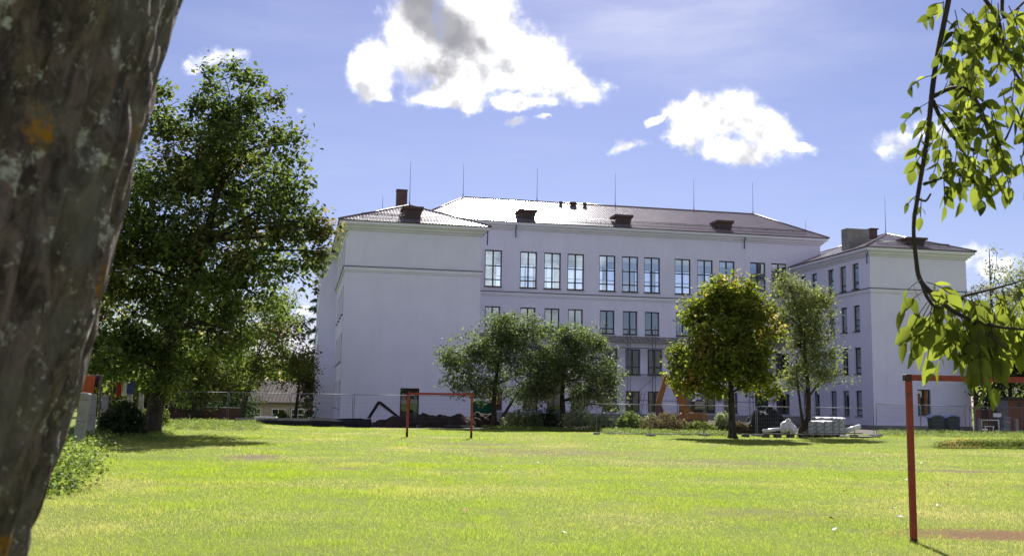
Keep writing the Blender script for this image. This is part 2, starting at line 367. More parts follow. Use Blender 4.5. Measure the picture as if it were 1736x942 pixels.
# grass: single-triangle blades, more of them near the camera
M['grass'] = leafmat('grass', [(.066, .094, .014), (.100, .132, .018), (.134, .160, .024), (.20, .20, .05)], (1.80, 1.95, .9), (.21, .17, .068), .20, .50, .66, .36, .03)
def blades(n, y0, y1, dens_pow, hmin, hmax, wid):
    u = rng.random(n); k = 2 - dens_pow
    y = (y0**k + u*(y1**k-y0**k))**(1/k)
    x = (rng.random(n)*2-1)*(.56*y+3.5) + .006*y
    keep = (rng.random(n) > np.minimum(wear(x, y)*.8, .72)) & (y < 61.8 + np.maximum(x-14, 0)*.42 + rng.normal(0, .35, n)) & (x > -9.6-.225*(y-22)*(y > 0) - 1.6)
    cl = vnoise(x, y, 1.6)*.6 + vnoise(x, y, 4.3)*.4
    keep &= rng.random(n) < .45 + 1.1*cl
    x, y, cl = x[keep], y[keep], cl[keep]; n = len(x)
    tall = sstep(vnoise(x, y, 1.1), .62, .85)*(.25+.75*sstep(-x, -3, 4))                              # rougher tufts towards the left
    h = (hmin + (hmax-hmin)*rng.random(n))*(.65+.7*cl)*(1+1.5*tall)*(1-.5*wear(x, y))
    a = rng.random(n)*2*np.pi; w_ = wid*(y/14)**.85*(.7+.6*rng.random(n))
    lean = rng.normal(0, .45, (n, 2))*h[:, None]; z = gh(x, y)-.004
    p = np.stack([x, y, z], 1); d = np.stack([np.cos(a)*w_/2, np.sin(a)*w_/2, np.zeros(n)], 1)
    tip = p + np.stack([lean[:, 0], lean[:, 1], h], 1)
    vs = np.empty((n, 3, 3)); vs[:, 0] = p-d; vs[:, 1] = p+d; vs[:, 2] = tip
    return vs.reshape(-1, 3)
gv = np.concatenate([blades(720000, 10, 26, 1.2, .016, .045, .0042), blades(480000, 25, 72, 1.3, .018, .050, .0052)])
tag(link('grass', npmesh('grass', gv, np.arange(len(gv)).reshape(-1, 3), M['grass'])), 'short yellow green grass of the sunlit sports field', 'grass', kind='stuff')

# ------------------------------------------------------------------ school building
BA, BB, BTH = -13.1763, 79.0487, .2066
school = empty('school_building', (BA, BB, 0), BTH, label='large pale plastered school with two projecting wings and metal hip roofs', cat='building')
def part(name, mb, mat, parent=school): return mb.build(name, M[mat], parent)
LS, RS0, RS1, TM, TR = 10.85, 45.67, 55.25, 13.8, -.22     # plan, metres
ZC, ZS = 15.15, 12.13
def wallsheet(fn, a0, a1, z0, z1, ops, rd, name='wall', mat='plaster'):
    """plastered wall with real openings; fn(a, z, depth) -> local point"""
    mb = MB(); A = sorted({a0, a1, *[o for q in ops for o in q[:2]]}); Z = sorted({z0, z1, *[o for q in ops for o in q[2:4]]})
    for i in range(len(A)-1):
        j = 0
        while j < len(Z)-1:
            ca = (A[i]+A[i+1])/2
            solid = lambda jj: not any(o[0] < ca < o[1] and o[2] < (Z[jj]+Z[jj+1])/2 < o[3] for o in ops)
            if not solid(j): j += 1; continue
            k = j
            while k+1 < len(Z)-1 and solid(k+1): k += 1
            mb.add([fn(A[i], Z[j], 0), fn(A[i+1], Z[j], 0), fn(A[i+1], Z[k+1], 0), fn(A[i], Z[k+1], 0)], [(0, 1, 2, 3)]); j = k+1
    for a, b, c_, d in ops:
        for (p, q_) in (((a, c_), (b, c_)), ((b, c_), (b, d)), ((b, d), (a, d)), ((a, d), (a, c_))):
            mb.add([fn(*p, 0), fn(*q_, 0), fn(*q_, rd), fn(*p, rd)], [(0, 1, 2, 3)])
    return part(name, mb, mat)
_wm = {}
def window(w_, h_, loc, rz, lay, glass='glass', shut=None, name='window'):
    """lay: (columns, [row heights as fractions from the top]); the origin is the lower left corner, y runs into the wall"""
    key = (round(w_, 3), round(h_, 3), str(lay), glass)
    if key not in _wm:
        nc, rows = lay; mb = MB(); f = .10; panes = []
        mb.box(0, w_, 0, .07, 0, f).box(0, w_, 0, .07, h_-f, h_).box(0, f, 0, .07, f, h_-f).box(w_-f, w_, 0, .07, f, h_-f)
        xs = [f + (w_-2*f)*i/nc for i in range(nc+1)]; zs = [h_-f]; acc = 0
        for r in rows: acc += r; zs.append(h_-f-(h_-2*f)*acc)
        bar = .13 if nc > 1 else .06
        for x in xs[1:-1]: mb.box(x-bar/2, x+bar/2, -.012, .075, f, h_-f)
        for z in zs[1:-1]:
            for i in range(nc): mb.box(xs[i]+(bar/2 if i else 0), xs[i+1]-(bar/2 if i < nc-1 else 0), -.006, .07, z-.05, z+.05)
        for i in range(nc):
            for j in range(len(rows)):
                a, b, c_, d = xs[i], xs[i+1], zs[j+1], zs[j]
                panes.append(((a+b)/2, (c_+d)/2, MB().box(-(b-a)/2, (b-a)/2, .030, .042, -(d-c_)/2, (d-c_)/2).mesh('pane', M[glass])))
        sill = MB().box(-.06, w_+.06, -.30, .0, -.045, -.012).mesh('sill', M['flash'])
        _wm[key] = (mb.mesh(name, M['frame']), panes, sill)
    fr, panes, sill = _wm[key]
    o = link(name, fr, school, loc, (0, 0, rz))
    for k, (x, z, me) in enumerate(panes):
        p = link('pane', me, o, (x, 0, z))
    link('sill', sill, o); return o
RD = .26
WS = [14.517, 17.967, 20.342, 22.675, 25.875, 28.21, 30.482, 33.694, 36.056, 38.395, 41.74, 44.046]
WW = 1.66
# --- main block
def fM(a, z, d): return (a, TM+d, z)
ops = [(s-WW/2, s+WW/2, 12.63, 16.15) for s in WS] + [(s-.74, s+.74, 8.46, 10.75) for s in WS]
wallsheet(fM, 7.8, 48.7, 7.5, 18.35, ops, RD)
for s in WS:
    window(WW, 3.52, (s-WW/2, TM+RD-.1, 12.63), 0, (2, [.42, .40, .18]), 'glass_hall')
for i, s in enumerate(WS): window(1.48, 2.29, (s-.74, TM+RD-.1, 8.46), 0, (2, [.80, .20]) if i not in (3, 7) else (2, [1.0]))
TB = 12.75                                                # two lower storeys stand forward as a rusticated bay
def fB(a, z, d): return (a, TB+d, z)
lo = [s*.985+.35 for s in WS]
lops = [(s-.74, s+.74, 4.55, 7.0) for s in lo] + [(s-.72, s+.72, 1.0, 2.98) for s in lo]
wallsheet(fB, LS+.02, RS0-.02, .8, 7.45, lops, RD)
for s in lo:
    window(1.48, 2.45, (s-.74, TB+RD-.1, 4.55), 0, (2, [.72, .28]), 'glass_low'); window(1.44, 1.98, (s-.72, TB+RD-.1, 1.0), 0, (2, [1.0]), 'glass_low')
# rusticated courses: blocks proud of the wall with open joints between them, cut at the windows
z = .85
while z < 7.25:
    z1 = min(z+.40, 7.3); cuts = sorted([(a-.06, b+.06) for a, b, c_, d in lops if c_-.05 < z1 and d+.05 > z]); a = LS+.05
    for c0, c1 in cuts + [(RS0-.05, None)]:
        if c0-a > .05: part('rustic_block', MB().box(a, c0, TB-.035, TB-.002, z, z1), 'plaster')
        a = c1
    z += .45
part('plinth', MB().box(LS+.01, RS0-.01, TB-.12, TB+.02, -.4, .78), 'plinth')
mb = MB(); mb.box(LS+.01, RS0-.01, TB-.10, TM, 7.30, 7.42); mb.box(LS+.01, RS0-.01, TB-.22, TM, 7.42, 7.56); part('bay_cornice', mb, 'trim')
mb = MB(); mb.add([(LS, TB-.45, 7.60), (RS0, TB-.45, 7.60), (RS0, TM-.005, 8.22), (LS, TM-.005, 8.22), (LS, TB-.45, 7.56), (RS0, TB-.45, 7.56)], [(0, 1, 2, 3), (4, 5, 1, 0)])
for k in range(int((RS0-LS)/.55)):
    x = LS+.3+k*.55; mb.add([(x-.015, TB-.44, 7.615), (x+.015, TB-.44, 7.615), (x+.015, TM-.01, 8.235), (x-.015, TM-.01, 8.235), (x-.015, TB-.44, 7.66), (x+.015, TB-.44, 7.66), (x+.015, TM-.01, 8.28), (x-.015, TM-.01, 8.28)], [(4, 5, 6, 7), (0, 1, 5, 4), (0, 3, 7, 4), (1, 2, 6, 5)])
part('bay_roof', mb, 'concrete')
# other sides, floors, hall behind the tall windows
TBK = 26.0
part('side_wall', MB().box(7.8, 7.95, TM+.01, TBK, 12, 18.35), 'plaster'); part('side_wall', MB().box(48.55, 48.7, TM+.01, TBK, -.3, 18.35), 'plaster')
def fK(a, z, d): return (a, TBK-d, z)
wallsheet(fK, 7.8, 48.7, -.3, 18.35, [(s-.95, s+.95, 12.75, 16.6) for s in WS], .2, 'back_wall', 'hall')
for s in WS:                                              # plain two-light windows on the far side of the hall
    window(1.9, 3.85, (s+.95, TBK-.1, 12.75), math.pi, (2, [.35, .65]), 'glass_clear')
for z0, nm in ((12.3, 'floor_slab'), (8.15, 'floor_slab'), (4.2, 'floor_slab'), (17.25, 'hall_ceiling')):
    part(nm, MB().box(7.96, 48.54, TM+.32, TBK-.22, z0, z0+.15), 'hall' if z0 > 12 else 'inside')
part('corridor_wall', MB().box(8, 48.5, TM+6.0, TM+6.1, -.2, 12.28), 'inside')
for s in (16.2, 24.3, 32.1, 40.1): part('partition', MB().box(s-.08, s+.08, TM+.35, TM+5.98, 8.32, 12.28), 'inside')
def course(x0, x1, y0, y1, z0, steps, name, mat='trim'):
    mb = MB(); z = z0
    for h_, o_ in steps: mb.box(x0-o_, x1+o_, y0-o_, y1+o_, z, z+h_); z += h_
    return part(name, mb, mat)
CST = [(.12, .06), (.10, .12), (.16, .09)]
def ring_front(x0, x1, y, z0, steps, name, mat='trim'):
    mb = MB(); z = z0
    for h_, o_ in steps: mb.box(x0, x1, y-o_, y+.05, z, z+h_); z += h_
    return part(name, mb, mat)
ring_front(LS, RS0, TM-.001, 11.77, CST, 'string_course'); ring_front(LS, RS0, TM-.001, 12.155, [(.05, .16)], 'course_flashing', 'flash')
COR = [(.16, .12), (.16, .30), (.10, .42), (.24, .58)]
course(7.8, 48.7, TM, TBK, 18.20, COR, 'cornice')
course(7.8, 48.7, TM, TBK, 18.862, [(.045, .66)], 'eave_edge', 'flash')
# --- left wing
def fL(a, z, d): return (a, d, z)
dops = [(4.62, 6.12, .12, 2.68)]
wallsheet(fL, 0, LS, -.3, 15.3, dops, .3)
def fLs(a, z, d): return (d, -a, z)                        # side wall facing left; a runs towards the viewer
lt = [2.6, 6.0, 9.6, 13.4]; FL = [(14.67, 12.33), (10.86, 8.52), (7.08, 4.72), (3.24, 1.0)]
sops = [(-t-.75, -t+.75, b, a) for t in lt for a, b in FL]
wallsheet(fLs, -18.0, 0, -.3, 15.3, sops, RD)
for t in lt:
    for a, b in FL: window(1.5, a-b, (RD-.1, t+.75, b), -math.pi/2, (2, [.8, .2]), 'glass_low')
def fLr(a, z, d): return (LS-d, a, z)
wallsheet(fLr, 0, TM, -.3, 15.3, [], RD)
wallsheet(lambda a, z, d: (a, 18.0+d, z), -1.6, 7.8, -.3, 15.3, [], RD); wallsheet(lambda a, z, d: (-1.6+d, -a, z), -32., -18., -.3, 15.3, [(-t-.6, -t+.6, b, a) for t in (20, 23, 26, 29) for a, b in FL], RD)
for t in (20, 23, 26, 29):
    for a, b in FL: window(1.2, a-b, (-1.6+RD-.1, t+.6, b), -math.pi/2, (1, [1.0]))
part('back_wall', MB().box(-1.6, 7.8, 31.9, 32.0, -.3, 15.3), 'plaster')
for z0 in (3.85, 7.7, 11.45): part('floor_slab', MB().box(.3, LS-.3, .35, 17.9, z0, z0+.2), 'inside')
part('partition', MB().box(4.2, 4.3, .4, 17.8, .0, 15), 'inside')
# --- right wing
def fR(a, z, d): return (a, TR+d, z)
wallsheet(fR, RS0, RS1, -.3, 15.3, [(49.94, 51.24, 1.15, 3.40)], .3)
window(1.3, 2.25, (49.94, TR+.2, 1.15), 0, (2, [1.0]))
part('shutter', MB().box(50.66, 50.98, TR+.10, TR+.17, 1.25, 3.32), 'orangewood'); part('shutter', MB().box(49.96, 50.28, TR+.10, TR+.17, 1.95, 3.05), 'orangewood')
def fRs(a, z, d): return (RS0+d, -a, z)
rt = [2.17, 4.32, 6.53, 9.66, 11.85]
wallsheet(fRs, -TM-12, -TR, -.3, 15.3, [(-t-.55, -t+.55, b, a) for t in rt for a, b in FL], RD)
for t in rt:
    for a, b in FL: window(1.1, a-b, (RS0+RD-.1, t+.55, b), -math.pi/2, (1, [.8, .2]))
part('side_wall', MB().box(RS1-.1, RS1, TR+.01, 26, -.3, 15.3), 'plaster'); part('back_wall', MB().box(RS0, RS1-.11, 25.9, 26, -.3, 15.3), 'plaster')
for z0 in (3.85, 7.7, 11.45): part('floor_slab', MB().box(RS0+.3, RS1-.12, TR+.35, 25.8, z0, z0+.2), 'inside')
part('partition', MB().box(50.4, 50.5, 1, 25.8, 0, 15), 'inside')
for x0, x1, y0, y1 in ((0, LS, 0, TM-.02), (RS0, RS1, TR, TM-.02)):
    lft = x0 == 0
    mb = MB(); zz = 11.77
    for h_, o_ in CST:
        mb.box(x0-o_, x1+o_, y0-o_, y0+.02, zz, zz+h_); mb.box(x0-o_, x0+.02, y0+.02, (18. if lft else y1), zz, zz+h_); mb.box(x1-.02, x1+o_, y0+.02, y1, zz, zz+h_); zz += h_
    part('string_course', mb, 'trim')
    mb = MB(); mb.box(x0-.16, x1+.16, y0-.16, y0+.02, zz+.004, zz+.05); mb.box(x0-.16, x0+.02, y0+.02, (18. if lft else y1), zz+.004, zz+.05); mb.box(x1-.02, x1+.16, y0+.02, y1, zz+.004, zz+.05); part('course_flashing', mb, 'flash')
    course(x0, x1, y0, y1, 15.08, COR, 'cornice'); course(x0, x1, y0, y1, 15.742, [(.045, .66)], 'eave_edge', 'flash')
course(-1.6, 7.78, 18.0, 32, 15.08, COR, 'cornice'); course(-1.6, 7.78, 18.0, 32, 15.742, [(.045, .66)], 'eave_edge', 'flash')
mb = MB(); mb.box(RS0-.03, RS1+.03, TR-.05, TR, -.3, .22); mb.box(RS0-.05, RS0, TR, TM-1.1, -.3, .22); part('plinth', mb, 'plinth')
part('plinth_cap', MB().box(RS0-.06, RS1+.06, TR-.09, TR, .225, .29), 'trim')
# --- roofs: ribbed steel sheets, each slope clipped at its hips
def slope(e0, e1, r0, r1, per=.26, hgt=.035, name='roof'):
    e0, e1, r0, r1 = map(Vector, (e0, e1, r0, r1)); d = (e1-e0); L = d.length; d.normalize()
    up = (r0-e0) - d*(r0-e0).dot(d); H = up.length; up.normalize(); n = d.cross(up)
    if n.z < 0: n = -n
    ra = (r0-e0).dot(d); rb = (r1-e0).dot(d); mb = MB(); vs = []; a = 0; k = 0
    pts = []
    while a < L:
        for da, hh in ((0, 0), (.45*per, 0), (.55*per, hgt), (.90*per, hgt)):
            if a+da < L: pts.append((a+da, hh))
        a += per
    pts.append((L, 0))
    for a, hh in pts:
        top = H
        if a < ra: top = H*a/max(ra, 1e-6)
        elif a > rb: top = H*(L-a)/max(L-rb, 1e-6)
        b0 = e0 + d*a + n*hh; vs += [b0, b0 + up*max(top, .001)]
    return part(name, mb.add(vs, [(2*i, 2*i+2, 2*i+3, 2*i+1) for i in range(len(pts)-1)]), 'roof')
def hip(x0, x1, y0, y1, ze, zr, inx, infront, back=None, o_=.68):
    x0 -= o_; x1 += o_; y0 -= o_; y1 += o_
    ym = None
    return x0, x1, y0, y1
# main: ridge along s
X0, X1, Y0, Y1 = 7.8-.68, 48.7+.68, TM-.68, TBK+.68; ZE, ZR, TRG = 18.91, 22.35, (TM+TBK)/2; R0, R1 = 12.5, 44.2
slope((X0, Y0, ZE), (X1, Y0, ZE), (R0, TRG, ZR), (R1, TRG, ZR)); slope((X1, Y1, ZE), (X0, Y1, ZE), (R1, TRG, ZR), (R0, TRG, ZR))
slope((X0, Y1, ZE), (X0, Y0, ZE), (R0, TRG, ZR), (R0, TRG, ZR)); slope((X1, Y0, ZE), (X1, Y1, ZE), (R1, TRG, ZR), (R1, TRG, ZR))
def ridgecap(*pts):
    for a, b in zip(pts, pts[1:]): part('ridge_cap', MB().tube([a, b], .09, 6), 'roof')
ridgecap((X0, Y0, ZE+.03), (R0, TRG, ZR+.03), (R1, TRG, ZR+.03), (X1, Y0, ZE+.03))
# wings: hip in front, ridge running back
for x0, x1, y0, yb, zr in ((0, LS, 0, TM, 18.25), (RS0, RS1, TR, 26, 18.0)):
    a, b, y = x0-.68, x1+.68, y0-.68; ze = 15.79; xm = (x0+x1)/2; ya = y0+4.9
    lft = x0 == 0
    slope((a, y, ze), (b, y, ze), (xm, ya, zr), (xm, ya, zr))
    yl = 18 if lft else yb
    slope((a, yl, ze), (a, y, ze), (xm, yl, zr), (xm, ya, zr)); slope((b, y, ze), (b, yb, ze), (xm, ya, zr), (xm, yb, zr))
    ridgecap((a, y, ze+.03), (xm, ya, zr+.03), (xm, yb-.05, zr+.03)); ridgecap((b, y, ze+.03), (xm, ya, zr+.03))
a, b = -1.6-.68, 7.9; slope((a, 18-.68, 15.79), (b, 18-.68, 15.79), (3, 23, 18.2), (b-.01, 23, 18.2)); slope((a, 32.7, 15.79), (a, 18-.68, 15.79), (3, 27, 18.2), (3, 23, 18.2))
# snow guards: tube rails held above the sheets, parallel to the eave
def guard(p0, p1, up, nb):
    p0, p1, up = Vector(p0), Vector(p1), Vector(up); mb = MB(); mb.tube([p0+up, p1+up], .032, 6); mb.tube([p0+up*.55, p1+up*.55], .028, 6)
    for k in range(nb+1):
        q = p0.lerp(p1, k/nb); mb.bar(q, q+up*1.05, .03)
    part('snow_guard', mb, 'flash')
k = 1.15; sl_ = (ZR-ZE)/(TRG-Y0)
guard((X0+2.0, Y0+k, ZE+k*sl_), (X1-2.0, Y0+k, ZE+k*sl_), (0, -.03, .26), 26)
for x0, x1, y0, zr in ((0, LS, 0, 18.25), (RS0, RS1, TR, 18.0)):
    sl_ = (zr-15.79)/5.58; k = 1.3; guard((x0+1.2, y0-.68+k, 15.79+k*sl_), (x1-1.2, y0-.68+k, 15.79+k*sl_), (0, -.03, .24), 7)
# --- roof furniture
def dormer(s, t, z, w_=1.45, h_=1.05):
    mb = MB(); mb.prism([(-w_/2*.72, 0), (w_/2*.72, 0), (w_/2*.95, h_*.78), (-w_/2*.95, h_*.78)], 0, 1.6)
    mb.box(-w_/2*1.08, w_/2*1.08, -.18, 1.75, h_*.78+.003, h_)
    o = mb.build('roof_hatch', M['rust_box'], school, (s, t, z))
    lv = MB()
    for k in range(4): lv.box(-w_/2*.62, w_/2*.62, -.05, -.004, .16+k*.15, .25+k*.15)
    lv.build('louvre', M['flash'], o); return o
for s in (17.85, 27.6, 38.3): dormer(s, TM+.15, 19.15, 1.75, 1.15)
dormer(5.25, .35, 16.2, 1.6, 1.1); dormer(50.7, .25, 16.15, 1.9, .85)
def chimney(s, t, z0, z1, w_, d_, mat, cap=.07):
    mb = MB().box(s-w_/2, s+w_/2, t-d_/2, t+d_/2, z0, z1-.12); o = part('chimney', mb, mat)
    part('chimney_cap', MB().box(s-w_/2-cap, s+w_/2+cap, t-d_/2-cap, t+d_/2+cap, z1-.118, z1), mat, o)
chimney(4.93, 7, 17.4, 20.0, .92, .8, 'rust_box', .03); chimney(7.2, 10.5, 17, 19.0, .7, .6, 'rust_box')
chimney(47.45, 5.0, 16.0, 18.35, 2.3, 1.0, 'concrete', .01); chimney(49.5, 5.4, 17.2, 18.6, .62, .62, 'rust_box', .1)
for s, w_ in ((22.5, .42), (23.85, .75), (25.1, .45)):
    t = 19.2; z = ZE+(t-Y0)*(ZR-ZE)/(TRG-Y0); mb = MB().tube([(s, t, z-.1), (s, t, z+.22)], w_/2*.8, 10).tube([(s, t, z+.2), (s, t, z+.36)], w_/2, 10); part('roof_vent', mb, 'rust_box')
def rod(s, t, z0, z1): part('lightning_rod', MB().tube([(s, t, z0), (s, t, z0+.35)], .05, 6).tube([(s, t, z0+.3), (s, t, z1)], [.030, .012], 5), 'rod')
for s in (12.4, 20.15, 28.6, 37.4, 44.2): rod(s, TRG, ZR, 25.9)
rod(5.43, 4.9, 18.25, 22.1); rod(50.45, 4.7, 18.0, 21.6); rod(3.3, 7, 17.2, 19.4); rod(48.3, 16, 19.4, 21.2)
for s, t, z in ((LS+.45, -.5, 15.7), (16.6, TM-.5, 18.8), (40.2, TM-.5, 18.8), (RS0-.3, TR-.3, 15.7)):
    part('downpipe_stub', MB().tube([(s, t, z+.02), (s, t+.02, z-.35), (s+.03, t+.3, z-.6), (s+.03, t+.32, z-1.35)], .055, 7), 'pipe')
# door of the left wing, felt strips over the basement stair, wall vent
dr = part('door', MB().box(4.62, 4.72, .16, .26, .12, 2.68).box(6.02, 6.12, .16, .26, .12, 2.68).box(4.72, 6.02, .16, .26, 2.56, 2.68).box(5.32, 5.42, .16, .26, .12, 2.56).box(4.72, 5.32, .18, .25, .12, .75).box(5.42, 6.02, .18, .25, .12, .75), 'frame')
for a, b in ((4.72, 5.32), (5.42, 6.02)): part('pane', MB().box(a, b, .20, .215, .75, 2.56), 'darkglass', dr)
part('handle', MB().box(5.27, 5.30, .10, .16, 1.0, 1.2), 'galv', dr)
part('felt_strip', MB().prism([(2.10, .30), (2.34, .30), (3.00, 1.40), (2.98, 1.62), (2.88, 1.62)], -.06, -.003), 'tar')
part('felt_strip', MB().prism([(4.40, .42), (4.66, .42), (3.13, 1.60), (2.99, 1.62), (3.01, 1.40)], -.062, -.005), 'tar')
part('wall_vent', MB().box(1.75, 1.97, -.03, 0, 14.45, 14.66), 'trim')

# ------------------------------------------------------------------ vegetation
M['bark'] = pm('bark', (.060, .048, .040), (.030, .025, .022), 6, .95, 0, .15, 1.0, 14, mapping=(1, 1, .3))
def leafgeo(p, size, R, upb=.6, aspect=.62, axis=None):
    n = len(p); nrm = R.normal(0, 1, (n, 3)); nrm[:, 2] = np.abs(nrm[:, 2]) + upb; nrm /= np.linalg.norm(nrm, axis=1)[:, None]
    a = R.normal(0, 1, (n, 3)) if axis is None else axis + R.normal(0, .35, (n, 3))
    a -= nrm*(a*nrm).sum(1)[:, None]; a /= np.linalg.norm(a, axis=1)[:, None]; a[:, 2] -= .35; b = np.cross(nrm, a)
    L = (size*(.65+.7*R.random(n)))[:, None]
    v = np.empty((n, 4, 3)); v[:, 0] = p; v[:, 1] = p + a*L*.48 - b*L*aspect/2 + nrm*L*.10; v[:, 2] = p + a*L; v[:, 3] = p + a*L*.48 + b*L*aspect/2 + nrm*L*.10
    return v.reshape(-1, 3)
def LB(px, py, rx, rz, Y, ry=None, dy=0.):                # a lobe of a crown: centre and half-axes in metres
    c_ = at(px, py, Y+dy); s = Y/FPX
    return (c_.x, c_.y, c_.z, rx*s, (ry if ry else rx*s), rz*s)
def tree(name, label, cat, base, trunk, lobes, tips, per, size, spread, lm, group=None, seed=1, limb_r=.35, limb=True, upb=.6, twig=True, bark='bark', gaps=.0, hang=0., clump=.40, shrink=1.):
    R = np.random.default_rng(seed); bx, by = base[:2]; bz = g(bx, by) if len(base) < 3 else base[2]
    root = empty(name, (bx, by, bz), label=label, cat=cat, group=group); o3 = np.array([bx, by, bz])
    mb = MB(); tp = [np.array(q[:3], float) for q in trunk]; tr = [q[3] for q in trunk]
    mb.tube([Vector(q) for q in tp], tr, 10, wob=.06)
    vol = np.array([l[3]*l[4]*l[5] for l in lobes])**.75; cnt = np.maximum(3, (tips*vol/vol.sum()).astype(int)); P_ = []
    for l, k in zip(lobes, cnt):
        c_ = np.array(l[:3]) - o3; r = np.array(l[3:6])*shrink
        j = min(range(len(tp)), key=lambda i: np.linalg.norm(tp[i]-c_) + (1e3 if tp[i][2] > c_[2]+.3 else 0)); st = tp[j]
        if limb:
            midp = st*.5 + c_*.5 + R.normal(0, .06, 3)*np.linalg.norm(c_-st) + np.array([0, 0, .08*np.linalg.norm(c_-st)])
            mb.tube([Vector(st), Vector(midp), Vector(c_)], [tr[j]*limb_r+.012, tr[j]*limb_r*.6+.01, .018], 6)
        d = R.normal(0, 1, (k, 3)); d /= np.linalg.norm(d, axis=1)[:, None]
        rad = (.25+.75*R.random(k)**.55)*(1 + .16*np.sin(3*d[:, 0]*4+seed) * np.cos(4*d[:, 2]*3))
        q = c_ + d*r*rad[:, None]
        m_ = max(3, k//9); dc = R.normal(0, 1, (m_, 3)); dc /= np.linalg.norm(dc, axis=1)[:, None]      # clumps standing out of the lobe
        pick = R.integers(0, m_, k); cl = R.random(k) < clump; qq = c_ + dc[pick]*r*R.uniform(.75, 1.12, m_)[pick][:, None] + R.normal(0, .17, (k, 3))*r
        q = np.where(cl[:, None], qq, q); P_.append(q)
        if twig:
            for t_ in q[:max(4, int(k*.22))]:
                mb.tube([Vector(c_), Vector((c_+t_)/2 + R.normal(0, .12, 3)), Vector(t_)], [.022, .015, .006], 4, cap=False)
    P_ = np.concatenate(P_)
    if gaps:
        nz = vnoise(P_[:, 0]+P_[:, 1]*.7, P_[:, 2]+P_[:, 1]*.4, .9); P_ = P_[nz > gaps]
    pts = np.repeat(P_, per, 0); pts = pts + R.normal(0, 1, pts.shape)*np.array([spread, spread, spread*.75])
    if hang: pts[:, 2] -= np.abs(R.normal(0, hang, len(pts)))
    pts = pts[pts[:, 2] > .15]
    v = leafgeo(pts, size, R, upb)
    part('trunk', mb, bark, root)
    cr = link('crown', npmesh('crown', v, np.arange(len(v)).reshape(-1, 4), lm), root); cr['kind'] = 'stuff'
    return root
lm_maple = leafmat('leaf_maple', [(.020, .030, .012), (.032, .044, .016), (.046, .058, .020), (.068, .078, .028)], (1.8, 1.95, .9), (.10, .068, .034), .28, .56, .72, .35)
lm_gold = leafmat('leaf_gold', [(.030, .042, .011), (.048, .060, .014), (.066, .076, .018), (.100, .094, .025)], (2.3, 2.35, .85), (.21, .125, .038), .42, .57, .74, .34)
lm_apple = leafmat('leaf_apple', [(.030, .042, .019), (.045, .058, .026), (.062, .074, .034), (.085, .092, .047)], (1.6, 1.75, .9), None, gloss=.08)
lm_slim = leafmat('leaf_slim', [(.044, .055, .024), (.066, .078, .033), (.090, .100, .044), (.12, .12, .06)], (1.7, 1.75, .9), None, gloss=.06)
lm_garden = leafmat('leaf_garden', [(.020, .030, .010), (.032, .045, .013), (.050, .062, .018), (.080, .086, .028)], (1.9, 2.0, .9), (.16, .10, .03), .4, .58, .70, .4)
lm_dark = leafmat('leaf_dark', [(.012, .020, .010), (.020, .030, .013), (.030, .040, .018)], (1.2, 1.4, .8))
lm_needle = leafmat('leaf_needle', [(.016, .028, .018), (.026, .042, .026), (.038, .054, .034)], (.9, 1.0, .8))
lm_larch = leafmat('leaf_larch', [(.060, .066, .046), (.086, .092, .064), (.115, .118, .084)], (1.3, 1.3, 1.0))
lm_pale = leafmat('leaf_pale', [(.07, .085, .040), (.11, .125, .065), (.15, .16, .095), (.22, .22, .15)], (1.3, 1.4, .9), None, gloss=.1)
lm_red = leafmat('leaf_red', [(.040, .030, .018), (.060, .042, .024), (.075, .075, .030)], (1.3, 1.2, .8))
lm_weed = leafmat('leaf_weed', [(.038, .054, .014), (.060, .080, .019), (.085, .105, .028), (.12, .13, .05)], (1.5, 1.6, .9), None, gloss=.04)

# big maple on the left
Y = 45.1; bx = gx(257, Y); s = Y/FPX
tk = [(0, 0, -.2, .62), (.04, 0, .25, .42), (.12, 0, 1.2, .36), (.32, 0, 2.6, .32), (.75, 0, 4.6, .29), (1.35, .1, 6.6, .25), (1.9, 0, 8.6, .20), (2.3, -.1, 10.6, .15), (2.6, 0, 12.6, .09), (2.8, 0, 14.4, .04)]
lb = [LB(382,134,36,32,Y), LB(405,170,54,42,Y,None,.5), LB(550,385,24,30,Y), LB(545,425,20,26,Y), LB(505,300,26,40,Y), LB(490,245,28,16,Y), LB(330,195,66,42,Y), LB(440,205,60,36,Y), LB(480,235,34,20,Y), LB(270,185,40,40,Y), LB(300,270,92,62,Y,3), LB(405,280,96,66,Y,3), LB(470,300,44,52,Y),
      LB(250,330,85,70,Y,3), LB(330,360,100,80,Y,3.6), LB(430,390,92,72,Y,3.4), LB(500,375,58,52,Y), LB(540,400,28,56,Y), LB(525,350,20,24,Y), LB(525,440,26,18,Y), LB(480,455,50,38,Y),
      LB(235,430,85,72,Y,3.4), LB(330,470,100,70,Y,3.6), LB(420,490,70,50,Y,3), LB(225,530,75,60,Y,3), LB(290,560,80,56,Y,3), LB(350,560,70,50,Y,3), LB(210,600,60,50,Y,2.5), LB(265,625,55,38,Y,2.2), LB(190,470,70,80,Y,2.5), LB(190,360,60,90,Y,2.5), LB(395,560,40,36,Y,2)]
tree('maple_tree', 'tall dark green maple with thick trunk, biggest tree on the left', 'tree', (bx, Y), tk, lb, 1900, 34, .22, .285, lm_maple, seed=11, limb_r=.42, gaps=.21, clump=.62)
